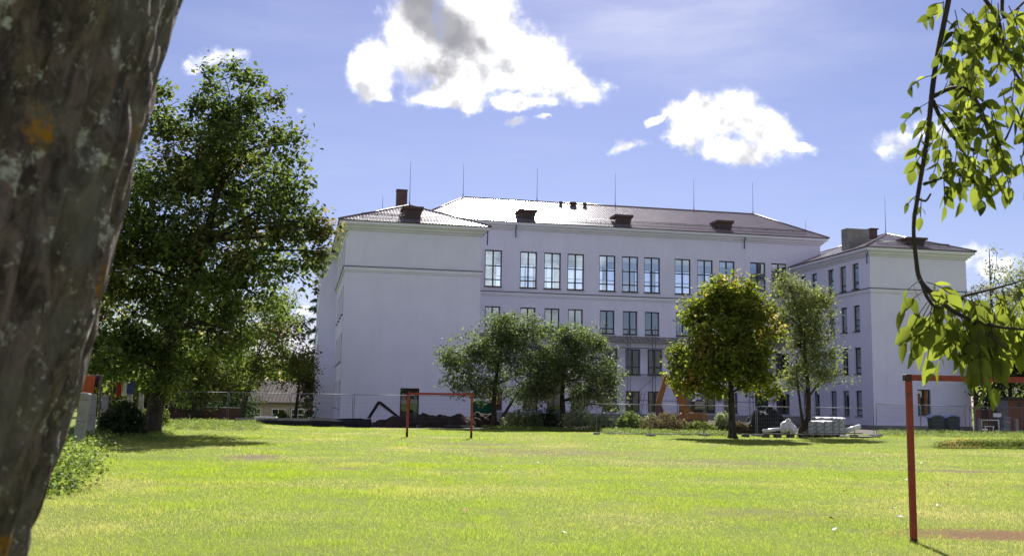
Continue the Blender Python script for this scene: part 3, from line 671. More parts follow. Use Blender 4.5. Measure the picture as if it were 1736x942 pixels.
# garden trees behind it
Y = 74; bx = gx(408, Y)
tree('fruit_tree', 'lighter green garden tree with leaning trunk left of the school wing', 'tree', (bx, Y), [(0, 0, -.1, .26), (.2, 0, 1.4, .2), (.7, 0, 3, .15), (1.0, 0, 4.6, .09)],
     [LB(440,585,48,40,Y), LB(485,565,34,38,Y), LB(470,620,52,34,Y), LB(420,630,44,32,Y), LB(395,600,40,40,Y), LB(500,610,26,40,Y), LB(505,545,14,30,Y), LB(450,535,44,36,Y), LB(480,500,20,22,Y)], 620, 26, .19, .34, lm_garden, 'garden trees left of the school', 21, gaps=.2)
Y = 66; bx = gx(330, Y)
tree('fruit_tree', 'dark green low garden tree right of the big maple trunk', 'tree', (bx, Y), [(0, 0, -.1, .2), (-.1, 0, 1.4, .15), (.2, 0, 3, .1)],
     [LB(320,625,46,38,Y), LB(360,635,50,34,Y), LB(345,590,60,40,Y), LB(395,655,30,24,Y), LB(300,660,26,24,Y), LB(340,672,40,18,Y)], 480, 26, .19, .32, lm_garden, 'garden trees left of the school', 22, gaps=.12)
Y = 92; bx = gx(500, Y)
tree('garden_tree', 'brownish small tree overhanging the garden house roof beside the wing', 'tree', (bx, Y, -1.), [(0, 0, -.5, .2), (.1, 0, 2, .15), (.3, 0, 4.5, .08)],
     [LB(520,655,14,26,Y), LB(508,622,24,22,Y), LB(524,625,12,32,Y), LB(526,690,8,18,Y)], 200, 22, .2, .34, leafmat('leaf_brown', [(.04, .036, .018), (.06, .052, .024), (.08, .075, .03)], (1.5, 1.5, .8)), 'garden trees left of the school', 23)
Y = 82
for px, h_, nm, sd in ((300, 640, 'darkest leafy garden tree behind the maple trunk', 24), (250, 610, 'garden tree half hidden behind the big maple crown', 25), (160, 590, 'garden tree far left behind the concrete posts', 26)):
    tree('garden_tree', nm, 'tree', (gx(px, Y+sd*.5-12), Y+sd*.5-12), [(0, 0, -.2, .25), (0, 0, 2, .2), (.1, 0, 4.5, .1)], [LB(px-30, h_+10, 55, 50, Y), LB(px+25, h_, 55, 46, Y), LB(px, h_-45, 50, 45, Y), LB(px+5, h_+50, 70, 34, Y)], 380, 20, .24, .42, lm_garden if sd != 24 else lm_dark, 'garden trees left of the school', sd)
for px, Yq, lab, sd in ((275, 96, 'low dark hedge tree behind the brick wall, left one', 27), (335, 100, 'low dark hedge tree behind the brick wall, middle one', 28), (392, 97, 'low dark hedge tree behind the brick wall, right one', 29), (215, 92, 'low dark hedge tree behind the concrete posts', 30)):
    tree('hedge_tree', lab, 'tree', (gx(px, Yq), Yq), [(0, 0, -1.2, .16), (0, 0, 1, .12), (0, 0, 2.5, .06)], [LB(px-22, 672, 34, 30, Yq), LB(px+18, 668, 36, 34, Yq), LB(px, 690, 44, 22, Yq)], 240, 20, .24, .36, lm_dark if sd != 28 else lm_garden, 'low hedge trees behind the brick wall', sd)
# spruce behind the wing, and the conifers on the right
def conifer(name, label, base, hgt, rad, n, lm, seed, size=.22, droop=.28, start=.08, group=None, sparse=1., prof=1.15):
    R = np.random.default_rng(seed); bz = g(*base); root = empty(name, (*base, bz), label=label, cat='tree', group=group)
    mb = MB().tube([(0, 0, -.2), (0, 0, hgt*.5), (0, 0, hgt*.99)], [hgt*.014+.05, hgt*.009+.03, .012], 8); P_ = []; D_ = []
    for k in range(n):
        z = hgt*(start + (1-start)*(k+R.random())/n); L = rad*(1-(z/hgt)**prof)*(.45+.75*R.random())+.12; a = k*2.39996 + R.normal(0, .25)
        d = np.array([math.cos(a), math.sin(a), -droop*(.5+R.random()*.9)]); e = np.array([0, 0, z]) + d*L + np.array([0, 0, .10*L])
        mb.tube([(0, 0, z), (d[0]*L*.5, d[1]*L*.5, z+d[2]*L*.45), tuple(e)], [.035, .022, .006], 4, cap=False)
        m_ = int(L*60*sparse)+10; t_ = R.random(m_)**.7; q = np.array([0, 0, z]) + t_[:, None]*(e-np.array([0, 0, z])); q += R.normal(0, 1, q.shape)*np.array([.13, .13, .08])*(.6+L*.22)
        P_.append(q); D_.append(np.repeat(d[None], m_, 0))
    P_, D_ = np.concatenate(P_), np.concatenate(D_); v = leafgeo(P_, size, R, .3, .28, D_)
    part('trunk', mb, 'bark', root); cr = link('crown', npmesh('crown', v, np.arange(len(v)).reshape(-1, 4), lm), root); cr['kind'] = 'stuff'; return root
conifer('spruce_tree', 'tall narrow spruce behind the left corner of the school', (gx(534, 112), 112), 18.5, 2.6, 62, lm_needle, 31, .42, .35)
Y = 105
for px0, top, Yl, sc_, lab, sd in ((1690, 412, 105, 1.0, 'feathery grey green larch behind the right wing', 32), (1656, 478, 118, .5, 'small thin larch between the right wing and the taller larch', 33)):
    lb = [LB(px0+dx*sc_, top+dy*sc_, rx*sc_, ry*sc_, Yl) for dx, dy, rx, ry in ((0, 14, 8, 14), (-8, 45, 18, 12), (12, 50, 18, 10), (-18, 75, 20, 10), (20, 82, 24, 10), (0, 95, 24, 14), (-26, 112, 24, 10), (30, 118, 24, 10), (0, 135, 30, 16), (-28, 150, 26, 12), (28, 155, 28, 14), (0, 185, 40, 26), (-20, 220, 34, 24), (24, 225, 34, 26))]
    z1 = at(px0, top, Yl).z; tree('larch_tree', lab, 'tree', (gx(px0, Yl), Yl), [(0, 0, -.2, .3), (0, 0, z1*.4, .2), (0, 0, z1*.7, .12), (0, 0, z1*.97, .03)], lb, int(420*sc_+80), 17, .22, .34, lm_larch, None, sd, gaps=.25, clump=.5)
Y = 96
tree('birch_tree', 'yellow green leafy tree at the right edge beside the larch', 'tree', (gx(1750, Y), Y), [(0, 0, -.2, .3), (0, 0, 5, .22), (.2, 0, 10, .12), (.2, 0, 14, .05)],
     [LB(1735,465,26,40,Y), LB(1720,500,34,36,Y), LB(1740,560,40,70,Y), LB(1700,560,30,50,Y), LB(1765,480,40,60,Y), LB(1715,640,40,60,Y)], 420, 22, .24, .40, lm_slim, None, 34, gaps=.15)
Y = 88
tree('broadleaf_tree', 'dark spreading tree behind the brick shed on the right', 'tree', (gx(1715, Y), Y), [(0, 0, -.2, .22), (0, 0, 2.4, .18), (.1, 0, 5, .1)],
     [LB(1700,610,45,40,Y), LB(1735,625,45,45,Y), LB(1680,640,30,40,Y), LB(1665,690,16,30,Y), LB(1690,680,22,24,Y), LB(1760,600,40,60,Y)], 480, 24, .24, .36, lm_dark, None, 35)
# a far-off wood closing the horizon
R = np.random.default_rng(90); n = 1500; az_ = R.uniform(-1.35, 1.35, n); di = R.uniform(230, 300, n); hw = 8 + 7*vnoise(az_*9, az_*0, 1.) + R.normal(0, 1.2, n)
cx_, cy_ = np.sin(az_)*di, np.cos(az_)*di; wp = np.repeat(np.stack([cx_, cy_, hw], 1), 26, 0)
wp[:, 2] = gh(wp[:, 0], wp[:, 1]) + wp[:, 2]*R.random(len(wp))**.7; wp += R.normal(0, 1, wp.shape)*np.array([1.8, 1.8, .5]); v = leafgeo(wp, 1.5, R, .3, .8)
tag(link('far_wood', npmesh('far_wood', v, np.arange(len(v)).reshape(-1, 4), lm_garden)), 'far off dark green wood along the horizon behind everything', 'wood', kind='stuff')
# apple trees in front of the main block
Y = 65.5; bx = gx(838, Y)
tree('apple_tree', 'grey green apple tree with forked trunk by the far goal', 'tree', (bx, Y), [(0, 0, -.1, .24), (-.02, 0, .7, .19), (-.05, 0, 1.6, .15), (0, 0, 2.8, .12), (.2, 0, 4.2, .09), (.5, 0, 5.6, .05)],
     [LB(775,630,26,34,Y), LB(800,600,40,40,Y), LB(840,565,42,32,Y), LB(880,570,36,34,Y), LB(850,610,50,40,Y), LB(895,610,40,50,Y), LB(800,655,36,22,Y), LB(905,560,20,22,Y), LB(858,545,18,16,Y), LB(890,655,40,32,Y), LB(760,615,14,14,Y), LB(830,650,22,18,Y), LB(915,640,24,36,Y)], 950, 29, .15, .25, lm_apple, 'apple trees in front of the school', 41, gaps=.1, clump=.55)
mb = MB().tube([at(848, 714, Y), at(862, 690, Y), at(885, 655, Y)], [.12, .09, .06], 7)
ap = [o for o in COL.objects if o.name == 'apple_tree'][0]; tr2 = part('limb', mb, 'bark', ap); tr2.matrix_parent_inverse = Matrix.Translation(-ap.location)
Y = 67; bx = gx(955, Y)
tree('apple_tree', 'round grey green apple tree with single trunk, right of the forked one', 'tree', (bx, Y), [(0, 0, -.1, .25), (0, 0, .8, .2), (-.08, 0, 1.8, .17), (-.1, 0, 3, .12), (.1, 0, 4.4, .08)],
     [LB(935,590,36,34,Y), LB(975,580,40,32,Y), LB(1005,605,38,34,Y), LB(955,625,50,40,Y), LB(1000,645,44,38,Y), LB(1040,660,20,24,Y), LB(925,640,34,40,Y), LB(1028,630,20,20,Y), LB(960,565,22,16,Y), LB(985,670,30,16,Y), LB(1048,690,10,10,Y)], 880, 29, .15, .25, lm_apple, 'apple trees in front of the school', 42, gaps=.1, clump=.55)
# golden maple and slender tree
Y = 52.6; bx = gx(1242, Y)
tree('maple_tree', 'rounded maple turning golden, standing in front of the main block', 'tree', (bx, Y), [(0, 0, -.1, .34), (0, 0, .2, .22), (-.03, 0, 1.2, .17), (-.05, 0, 2.3, .15), (-.05, 0, 3.6, .12), (0, 0, 5.2, .08), (0, 0, 7, .04)],
     [LB(1236+(a-1236)*.80, b, c_*.86, d, Y) for a, b, c_, d in ((1200,505,38,32), (1240,500,46,36), (1275,515,38,34), (1170,535,34,34), (1215,560,60,50), (1280,565,48,50), (1155,590,34,40), (1310,590,28,46), (1215,620,62,36), (1150,635,34,28), (1285,630,46,34), (1315,645,26,26), (1185,655,36,14), (1320,540,16,30))], 860, 28, .205, .26, lm_gold, None, 43, gaps=.08, clump=.5, shrink=.95)
Y = 56.4; bx = gx(1358, Y)
tree('young_tree', 'slender grey green tree with curved trunk right of the golden maple', 'tree', (bx, Y), [(0, 0, -.1, .24), (.05, 0, .35, .2), (.42, 0, 1.0, .16), (.46, 0, 2.2, .13), (.40, 0, 3.8, .10), (.25, 0, 5.6, .07), (-.2, 0, 7.4, .03)],
     [LB(1340,490,28,24,Y), LB(1375,515,32,28,Y), LB(1345,540,32,30,Y), LB(1385,560,32,30,Y), LB(1355,585,34,28,Y), LB(1400,600,26,24,Y), LB(1375,630,36,24,Y), LB(1420,635,26,18,Y), LB(1395,500,16,18,Y), LB(1345,640,18,20,Y), LB(1330,470,12,10,Y)], 760, 23, .135, .24, lm_slim, None, 44, gaps=.16)
yt = [o for o in COL.objects if o.name == 'young_tree'][0]
st = part('limb', MB().tube([at(1362, 722, Y-.1), at(1357, 690, Y-.1), at(1352, 650, Y-.1), at(1350, 610, Y)], [.1, .075, .06, .03], 7), 'bark', yt); st.matrix_parent_inverse = Matrix.Translation(-yt.location)
# shrubs in front of the school
def shrub(px, py, wpx, hpx, Y, lm, label, seed, name='shrub', size=.12, n=120, per=22):
    x = gx(px, Y); s = Y/FPX; w_ = wpx*s/2; h_ = hpx*s; R = np.random.default_rng(seed); z0 = g(x, Y)
    root = empty(name, (x, Y, z0), label=label, cat='shrub', group='shrubs in front of the school')
    mb = MB(); P_ = []
    for k in range(n):
        a = R.random()*6.283; r = R.random()**.5; zz = h_*(.12+.83*R.random())*(1-.5*r*r); e = np.array([math.cos(a)*r*w_, math.sin(a)*r*w_*.7, zz]); P_.append(e)
        if k % 5 == 0: mb.tube([(e[0]*.2, e[1]*.2, -.05), (e[0]*.6, e[1]*.6, zz*.5), tuple(e)], [.018, .012, .005], 4, cap=False)
    P_ = np.repeat(np.array(P_), per, 0); P_ += R.normal(0, 1, P_.shape)*np.array([.13, .13, .10])*max(.6, w_*.7); P_[:, 2] = np.abs(P_[:, 2])+.02
    v = leafgeo(P_, size, R, .5); part('stem', mb, 'bark', root)
    o = link('foliage', npmesh('foliage', v, np.arange(len(v)).reshape(-1, 4), lm), root); o['kind'] = 'stuff'
for q in ((885, 0, 66, 36, 64.5, lm_apple, 'low grey green shrub under the forked apple tree', 51), (925, 0, 60, 38, 65.5, lm_dark, 'dark shrub left of the single apple trunk', 52), (985, 0, 62, 42, 64.5, lm_pale, 'silvery pale shrub right of the single apple trunk', 53), (1022, 0, 40, 30, 62.5, lm_pale, 'small silvery shrub right of the larger silvery one', 54),
          (1068, 0, 42, 36, 62, lm_weed, 'bright green shrub with broad leaves near the scaffold', 55), (1130, 0, 84, 34, 60, lm_red, 'wide reddish brown shrub below the orange digger arm', 56), (1105, 0, 36, 30, 62.5, lm_pale, 'grey green shrub left of the reddish shrub', 57), (1185, 0, 56, 24, 59.5, lm_garden, 'low green shrub left of the golden maple trunk', 58), (1228, 0, 34, 42, 61, lm_pale, 'upright pale shrub right behind the golden maple trunk', 59), (1250, 0, 40, 22, 60.5, lm_red, 'low brownish shrub between maple and dark mound', 60)):
    shrub(*q)
shrub(205, 0, 74, 62, 41, lm_dark, 'very dark bush beside the concrete fence posts', 61, n=260)
shrub(262, 0, 40, 40, 52, lm_garden, 'sunlit yellow green bush beside the big maple trunk', 62)
shrub(475, 0, 26, 24, 63, lm_garden, 'small bush at the left end of the black kerb', 63)
# tall weeds along the left fence and unmown strips: leafy stuff
R = np.random.default_rng(77); wp = []
n = 1300; t = R.random(n); x = -7.5 + (-17.6+7.5)*t + R.normal(0, .32, n); y = 16.4 + (42-16.4)*t + R.normal(0, .5, n); hh = (.2+.5*R.random(n))*(1-.4*t)
for a, b, h_ in zip(x, y, hh):
    k = 26; q = np.stack([np.full(k, a), np.full(k, b), np.zeros(k)], 1) + np.stack([R.normal(0, .11, k), R.normal(0, .14, k), R.random(k)*h_], 1); q[:, 2] += g(a, b); wp.append(q)
v = leafgeo(np.concatenate(wp), .075, R, .5)
tag(link('weeds', npmesh('weeds', v, np.arange(len(v)).reshape(-1, 4), lm_weed)), 'tangled green weeds along the foot of the concrete posts', 'weeds', kind='stuff')
def strip(px0, px1, y0, y1, n, hmax, lm, label, size, seed):
    R = np.random.default_rng(seed); wp = []
    for k in range(n):
        Yk = R.uniform(y0, y1); a = gx(R.uniform(px0, px1), Yk); h_ = hmax*(.3+.7*R.random()); m_ = 16
        q = np.stack([R.normal(a, .13, m_), R.normal(Yk, .13, m_), g(a, Yk) + R.random(m_)*h_], 1); wp.append(q)
    v = leafgeo(np.concatenate(wp), size, R, .2, .35, np.array([[0, 0, 1.6]]))
    tag(link('ground_cover', npmesh('ground_cover', v, np.arange(len(v)).reshape(-1, 4), lm)), label, 'ground cover', kind='stuff')
strip(1025, 1235, 55, 58.5, 700, .32, lm_weed, 'rough bright green weeds below the shrubs at the fence', .12, 81)
strip(820, 1010, 60.5, 63, 420, .26, lm_weed, 'patchy weeds in the shade under the apple trees', .11, 82)
strip(1490, 1745, 60, 72, 600, .30, lm_weed, 'uneven grass ridge along the fence on the right', .12, 83)
strip(1590, 1750, 42.4, 43.2, 300, .12, lm_garden, 'rough grass on the edge of the low bank at right', .10, 84)
strip(280, 440, 50, 60, 520, .30, lm_weed, 'rough grass hummocks beyond the big maple', .12, 85)
strip(165, 290, 36, 46, 260, .24, lm_weed, 'rough grass around the big maple trunk', .10, 86)

# ------------------------------------------------------------------ near ash tree: leaning trunk at left, hanging branch at right
def ash_bark():
    m, q = newmat('ash_bark'); tcn = q.n('ShaderNodeTexCoord'); v = tcn.outputs['Object']
    mp = q.n('ShaderNodeMapping'); q.put(mp.inputs[0], v); mp.inputs['Scale'].default_value = (1, 1, .45)
    n1 = q.noise(mp.outputs[0], 30, 8, .75, .6); n2 = q.noise(v, 9, 5, .65); n3 = q.noise(v, 27, 6, .75); n4 = q.noise(v, 60, 4, .6)
    col = q.mix(q.mr(n1, .36, .66), (.034, .025, .026), (.20, .148, .138))
    col = q.mix(q.m('MULTIPLY', q.mr(n2, .44, .62), .55), col, (.17, .155, .15))
    col = q.mix(q.m('MULTIPLY', q.mr(n3, .555, .64), q.mr(n4, .35, .55)), col, (.46, .45, .44))
    vor = q.n('ShaderNodeTexVoronoi'); q.put(vor.inputs['Vector'], q.vm('ADD', v, q.vm('MULTIPLY', q.noise(v, 30, 3, .6, 0, 1), (.05, .05, .05)))); vor.inputs['Scale'].default_value = 11
    pick = q.m('GREATER_THAN', q.n('ShaderNodeSeparateColor').outputs[0], .5)
    sc = q.t.nodes[-2] if False else None
    sepc = q.n('ShaderNodeSeparateColor'); q.put(sepc.inputs[0], vor.outputs['Color'])
    lich = q.m('MULTIPLY', q.mr(vor.outputs['Distance'], .36, .20), q.mr(sepc.outputs[0], .74, .78)); lich = q.m('MULTIPLY', lich, q.mr(n4, .36, .56))
    col = q.mix(lich, col, (.36, .17, .020))
    b = q.n('ShaderNodeBsdfPrincipled'); q.put(b.inputs['Base Color'], col); b.inputs['Roughness'].default_value = .85; b.inputs['Specular IOR Level'].default_value = .25
    bn = q.n('ShaderNodeBump'); bn.inputs['Strength'].default_value = .9; bn.inputs['Distance'].default_value = .012
    q.put(bn.inputs['Height'], q.noise(mp.outputs[0], 70, 6, .7)); q.put(b.inputs['Normal'], bn.outputs[0])
    finish(q, b.outputs[0]); return m
M['ash_bark'] = ash_bark()
YT = 1.25
edge = [(at(px, py, YT).x, at(px, py, YT).z) for px, py in ((48, 942), (105, 770), (165, 600), (208, 400), (256, 200), (300, 0))]
ez = np.array([e[1] for e in edge]); ex = np.array([e[0] for e in edge])
ash = empty('ash_tree', (-.95, YT, 0), label='close leaning tree trunk with lichen spotted bark and a leafy hanging branch', cat='tree')
nz_, na = 420, 200; zz = np.linspace(-.15, 4.6, nz_)
rr = .285 - .028*(zz-1.3); rr = rr + .16*np.exp(-np.maximum(zz, 0)/.22)
xe = np.interp(zz, ez, ex); lo_ = zz < ez[0]; hi_ = zz > ez[-1]
xe[lo_] = ex[0] + (zz[lo_]-ez[0])*.30; xe[hi_] = ex[-1] + (zz[hi_]-ez[-1])*.22
for _ in range(30): xe[1:-1] = (xe[:-2]+2*xe[1:-1]+xe[2:])/4
ax_ = xe - rr*.985 - .047
ang = np.linspace(0, 2*np.pi, na, endpoint=False); A_, Z_ = np.meshgrid(ang, zz)
rid = np.abs(vnoise(A_*9.55, Z_*3.0 + .8*np.sin(A_*3), 1.0)-.5)*2; fine = vnoise(A_*30, Z_*26, 1.0); lump = vnoise(A_*2.5, Z_*3, 1.)
midn = vnoise(A_*14, Z_*13, 1.); rad = rr[:, None] + .026*rid**.8 + .010*(fine-.5) + .030*(lump-.5) + .016*(midn-.5)
tv = np.stack([ax_[:, None] + rad*np.cos(A_) + .95, rad*np.sin(A_)*1.0, Z_], 2).reshape(-1, 3)
ti = np.arange(nz_*na).reshape(nz_, na); tf = np.stack([ti[:-1].ravel(), np.roll(ti, -1, 1)[:-1].ravel(), np.roll(ti, -1, 1)[1:].ravel(), ti[1:].ravel()], 1)
link('trunk', npmesh('trunk', tv, tf, M['ash_bark'], True), ash)
M['twig'] = pm('twig', (.060, .045, .040), (.035, .028, .026), 30, .8, 0, .3, .6, 90)
YB = 3.2
def bp(px, py, dy=0.): p = at(px, py, YB+dy); return Vector((p.x, p.y, p.z))
def smooth(pts, rad, k=5):
    out_, rr_ = [], []
    n = len(pts)
    for i in range(n-1):
        p0, p1, p2, p3 = pts[max(i-1, 0)], pts[i], pts[i+1], pts[min(i+2, n-1)]
        for j in range(k):
            t = j/k; out_.append(.5*((2*p1)+(p2-p0)*t+(2*p0-5*p1+4*p2-p3)*t*t+(3*p1-p0-3*p2+p3)*t**3)); rr_.append(rad[i]*(1-t)+rad[i+1]*t)
    return out_ + [pts[-1]], rr_ + [rad[-1]]
top = Vector((float(ax_[-30]), YT, float(zz[-30])))
p0 = bp(1612, -20)
lp, lr = smooth([top, Vector((.25, 1.7, 4.75)), Vector((1.0, 2.5, 4.6)), Vector((p0.x+.12, 3.1, 3.9)), p0], [.075, .055, .038, .024, .0125])
inv = Matrix.Translation(-ash.location)
def apart(name, mb, mat, parent=ash):
    o = mb.build(name, M[mat], parent); o.matrix_parent_inverse = inv if parent is ash else Matrix(); return o
limb = apart('limb', MB().tube(lp, lr, 10, wob=.05), 'twig')
mp_, mr_ = smooth([p0, bp(1590, 90), bp(1579, 165), bp(1572, 235), bp(1556, 330), bp(1549, 385), bp(1553, 440), bp(1562, 478), bp(1592, 508), bp(1630, 535, -.05), bp(1690, 553, -.1), bp(1760, 560, -.1)], [.0092, .0088, .0085, .0076, .0070, .0063, .0066, .0080, .0095, .0062, .005, .0035])
branch = apart('branch', MB().tube(mp_, mr_, 9, wob=.07), 'twig')
twigs = [([bp(1580, 165), bp(1612, 150, -.05), bp(1640, 152, -.1), bp(1658, 175, -.1), bp(1672, 205, -.1)], [.008, .007, .006, .005, .003]),
         ([bp(1582, 172), bp(1600, 210, .08), bp(1630, 245, .12), bp(1668, 256, .12), bp(1700, 243, .12), bp(1720, 200, .1)], [.008, .007, .006, .0055, .004, .003]),
         ([bp(1567, 312), bp(1600, 300, .06), bp(1635, 284, .08), bp(1680, 285, .1)], [.006, .005, .004, .002]),
         ([bp(1560, 338), bp(1570, 340, -.04), bp(1578, 328, -.06)], [.005, .004, .003]),
         ([bp(1655, -20, .2), bp(1690, 30, .2), bp(1704, 80, .2), bp(1722, 125, .2), bp(1740, 145, .2)], [.007, .007, .006, .005, .003]),
         ([bp(1700, -20, .25), bp(1702, 30, .2), bp(1740, 0, .2)], [.008, .006, .004]),
         ([bp(1562, 478), bp(1570, 500, -.05), bp(1585, 520, -.08), bp(1600, 520, -.05)], [.006, .006, .005, .004]),
         ([bp(1600, 512), bp(1640, 500, .08), bp(1690, 488, .12), bp(1750, 470, .12)], [.006, .005, .004, .002]),
         ([bp(1640, 540), bp(1680, 570, -.1), bp(1720, 600, -.12)], [.005, .004, .002])]
for pts, rd in twigs:
    a, b = smooth(pts, rd, 4); apart('twig', MB().tube(a, b, 6), 'twig')
lm_ash = leafmat('leaf_ash', [(.014, .020, .008), (.034, .042, .013), (.056, .066, .019), (.085, .095, .030)], (2.7, 2.7, 1.1), None, gloss=0.)
def leafmesh(curl, fold):
    """ovate leaflet 1 long: five stations, folded along the midrib and curled"""
    st = [(0, 0), (.12, .17), (.34, .275), (.60, .235), (.84, .11), (1.0, 0)]; vs = []; fs = []
    for t, w_ in st:
        z = -curl*t*t; vs += [(t, -w_, z + fold*w_), (t, 0, z), (t, w_, z + fold*w_)]
    for i in range(len(st)-1):
        b = 3*i; fs += [(b, b+3, b+4, b+1), (b+1, b+4, b+5, b+2)]
    mb = MB(); mb.add(vs, fs, True); return mb.mesh('leaf', lm_ash)
LM = [leafmesh(c_, f_) for c_, f_ in ((.10, .25), (.28, .45), (.42, .30), (-.08, .35), (.22, .10))]
RL = random.Random(5); leaves = []; rach = MB()
def compound(px, py, ang, L, n, dy=0., size=.075, dz=0.):
    """one pinnate leaf: stalk from (px, py) in direction ang (degrees, 90 = down), n leaflet pairs and an end leaflet"""
    o = bp(px, py, dy); s = YB/FPX; size *= .74; L *= (.84 if py > 450 else 1.); a = math.radians(ang); d = Vector((math.cos(a), RL.uniform(-.5, .5), -math.sin(a))).normalized(); L = L*s
    pts = []; p = o.copy(); dd = d.copy()
    for k in range(n+2):
        pts.append(p.copy()); p = p + dd*L/(n+1); dd = (dd + Vector((0, 0, -.22))).normalized()
    rach.tube(pts, [.0017]*len(pts), 4, cap=False)
    side = dd.cross(Vector((RL.uniform(-.4, .4), 1, RL.uniform(-.4, .4)))).normalized()
    for k in range(1, n+1):
        for sg in (-1, 1):
            if RL.random() < .08: continue
            t = (pts[min(k+1, n+1)]-pts[k-1]).normalized()
            ax = (t*.55 + side*sg*RL.uniform(.5, .95) + Vector((RL.uniform(-.25, .25), RL.uniform(-.35, .35), RL.uniform(-.75, -.2)))).normalized()
            leaves.append((pts[k], ax, size*RL.uniform(.72, 1.12)))
    leaves.append((pts[-1], (dd + Vector((RL.uniform(-.2, .2), RL.uniform(-.3, .3), -.3))).normalized(), size*RL.uniform(.9, 1.2)))
for q in ((1590, 22, 150, 22, 1), (1600, 5, 170, 18, 1), (1580, 128, 160, 52, 2, 0, .05), (1577, 172, 150, 56, 2, 0, .05), (1574, 195, 115, 34, 2), (1566, 225, 110, 46, 2), (1562, 262, 120, 28, 1), (1557, 328, 140, 24, 1, 0, .05), (1562, 335, 85, 34, 1, 0, .06),
          (1578, 175, 20, 60, 2), (1590, 180, 60, 70, 3), (1600, 152, -40, 40, 2), (1620, 150, 75, 60, 3), (1640, 155, 40, 50, 2), (1612, 125, -15, 50, 2), (1605, 60, 20, 36, 1), (1612, 40, 40, 36, 2), (1630, 15, 60, 50, 2), (1650, 20, 100, 50, 2), (1670, 10, 75, 60, 3), (1690, 30, 95, 60, 3), (1710, 10, 60, 60, 3), (1705, 75, 120, 60, 3), (1705, 80, 60, 55, 2), (1722, 120, 100, 60, 3),
          (1600, 215, 95, 60, 2), (1625, 240, 100, 70, 3), (1650, 252, 80, 70, 3), (1672, 256, 95, 75, 3), (1692, 250, 70, 70, 3), (1655, 180, 80, 60, 2), (1672, 205, 60, 50, 2), (1720, 205, 30, 40, 2), (1600, 300, 80, 50, 2), (1625, 288, 85, 55, 2), (1650, 284, 70, 55, 2), (1680, 285, 60, 50, 2), (1690, 60, 150, 50, 2), (1735, 60, 100, 60, 2), (1740, 180, 95, 70, 2), (1640, 210, 90, 50, 2), (1665, 230, 100, 60, 2), (1610, 255, 95, 50, 2),
          (1562, 474, 150, 38, 1, -.05, .085), (1566, 480, 60, 46, 1, -.05, .085), (1570, 478, 15, 50, 2, 0, .08), (1580, 515, 110, 60, 2, -.06, .095), (1590, 515, 120, 85, 2, -.05, .1), (1600, 515, 85, 90, 3, -.05, .1), (1612, 522, 95, 95, 3, 0, .1), (1625, 530, 75, 90, 3, .05, .1), (1640, 538, 85, 95, 3, 0, .1), (1655, 545, 95, 95, 3, .05, .1), (1668, 548, 70, 80, 3, -.05, .1), (1685, 552, 85, 70, 3, 0, .1), (1700, 550, 75, 62, 2, 0, .1), (1720, 545, 85, 62, 2, 0, .1), (1740, 545, 90, 55, 2, 0, .1),
          (1630, 505, 20, 40, 2, 0, .085), (1655, 497, 60, 45, 2, 0, .085), (1680, 490, 45, 45, 2, .05, .085), (1700, 487, 80, 50, 2, .05, .085), (1720, 480, 60, 50, 2, .05, .085), (1658, 560, 95, 115, 3, -.1, .1), (1672, 562, 80, 110, 3, -.1, .1), (1690, 570, 85, 40, 1, -.1, .1), (1645, 560, 95, 75, 2, -.08, .1), (1582, 520, 122, 95, 2, -.05, .1), (1576, 515, 112, 70, 1, -.05, .1), (1566, 492, 140, 50, 1, -.05, .09), (1572, 512, 128, 95, 2, -.04, .095), (1590, 520, 105, 110, 2, .05, .1), (1600, 525, 118, 90, 2, .1, .1), (1620, 535, 108, 100, 2, .12, .1)):
    compound(*q)
RX = random.Random(12)
for _ in range(56): compound(RX.uniform(1598, 1745), RX.uniform(-10, 290), RX.uniform(55, 125), RX.uniform(40, 62), 2, RX.uniform(-.15, .3), .072)
for _ in range(30): compound(RX.uniform(1590, 1750), RX.uniform(490, 560), RX.uniform(65, 115), RX.uniform(36, 62), 2, RX.uniform(-.12, .3), .088)
apart('leaf_stalks', rach, 'twig')['kind'] = 'stuff'
def leafmat4(p, ax, L):
    up = Vector((RL.uniform(-1, 1), RL.uniform(-1, .6), RL.uniform(-.2, 1))).normalized()
    y_ = up.cross(ax).normalized(); z_ = ax.cross(y_)
    return Matrix.Translation(p) @ Matrix((ax, y_, z_)).transposed().to_4x4() @ Matrix.Scale(L, 4)
leaves.sort(key=lambda q: -q[2]); rest_ = MB()
for i, (p, ax, L) in enumerate(leaves):
    T = leafmat4(p, ax, L); me = LM[i % len(LM)]
    if i < 300:
        o = link('leaf', me, branch); o.matrix_parent_inverse = Matrix(); o.matrix_basis = inv.inverted() @ Matrix() @ T if False else T
    else:
        rest_.add([T @ v_.co for v_ in me.vertices], [tuple(f_.vertices) for f_ in me.polygons], True)
if rest_.v:
    o = rest_.build('small_leaves', lm_ash, branch); o['kind'] = 'stuff'

# ------------------------------------------------------------------ goals
def goal(x0, y0, x1, y1, label, foot, r=.045):
    root = empty('handball_goal', (x0, y0, g(x0, y0)), label=label, cat='goal', group='handball goals'); dx, dy = x1-x0, y1-y0; L = math.hypot(dx, dy); n = (-dy/L, dx/L)
    for (a, b) in ((0, 0), (dx, dy)):
        p = MB().bbox(a-r, a+r, b-r, b+r, foot, 1.92, .008).build('post', M['redpaint'], root)
        MB().bbox(a-r-.002, a+r+.002, b-r-.002, b+r+.002, -.1, foot-.002, .008).build('post_foot', M['blackpaint'], p)
    T = Matrix.Rotation(math.atan2(dy, dx), 4, 'Z')
    cb = MB().bbox(-r-.02, L+r+.02, -r, r, 1.923, 1.923+2*r, .008, T).build('crossbar', M['redpaint'], root)
    MB().bbox(-r-.024, .03, -r-.004, r+.004, 1.919, 1.927+2*r, .006, T).build('corner_cap', M['blackpaint'], cb)
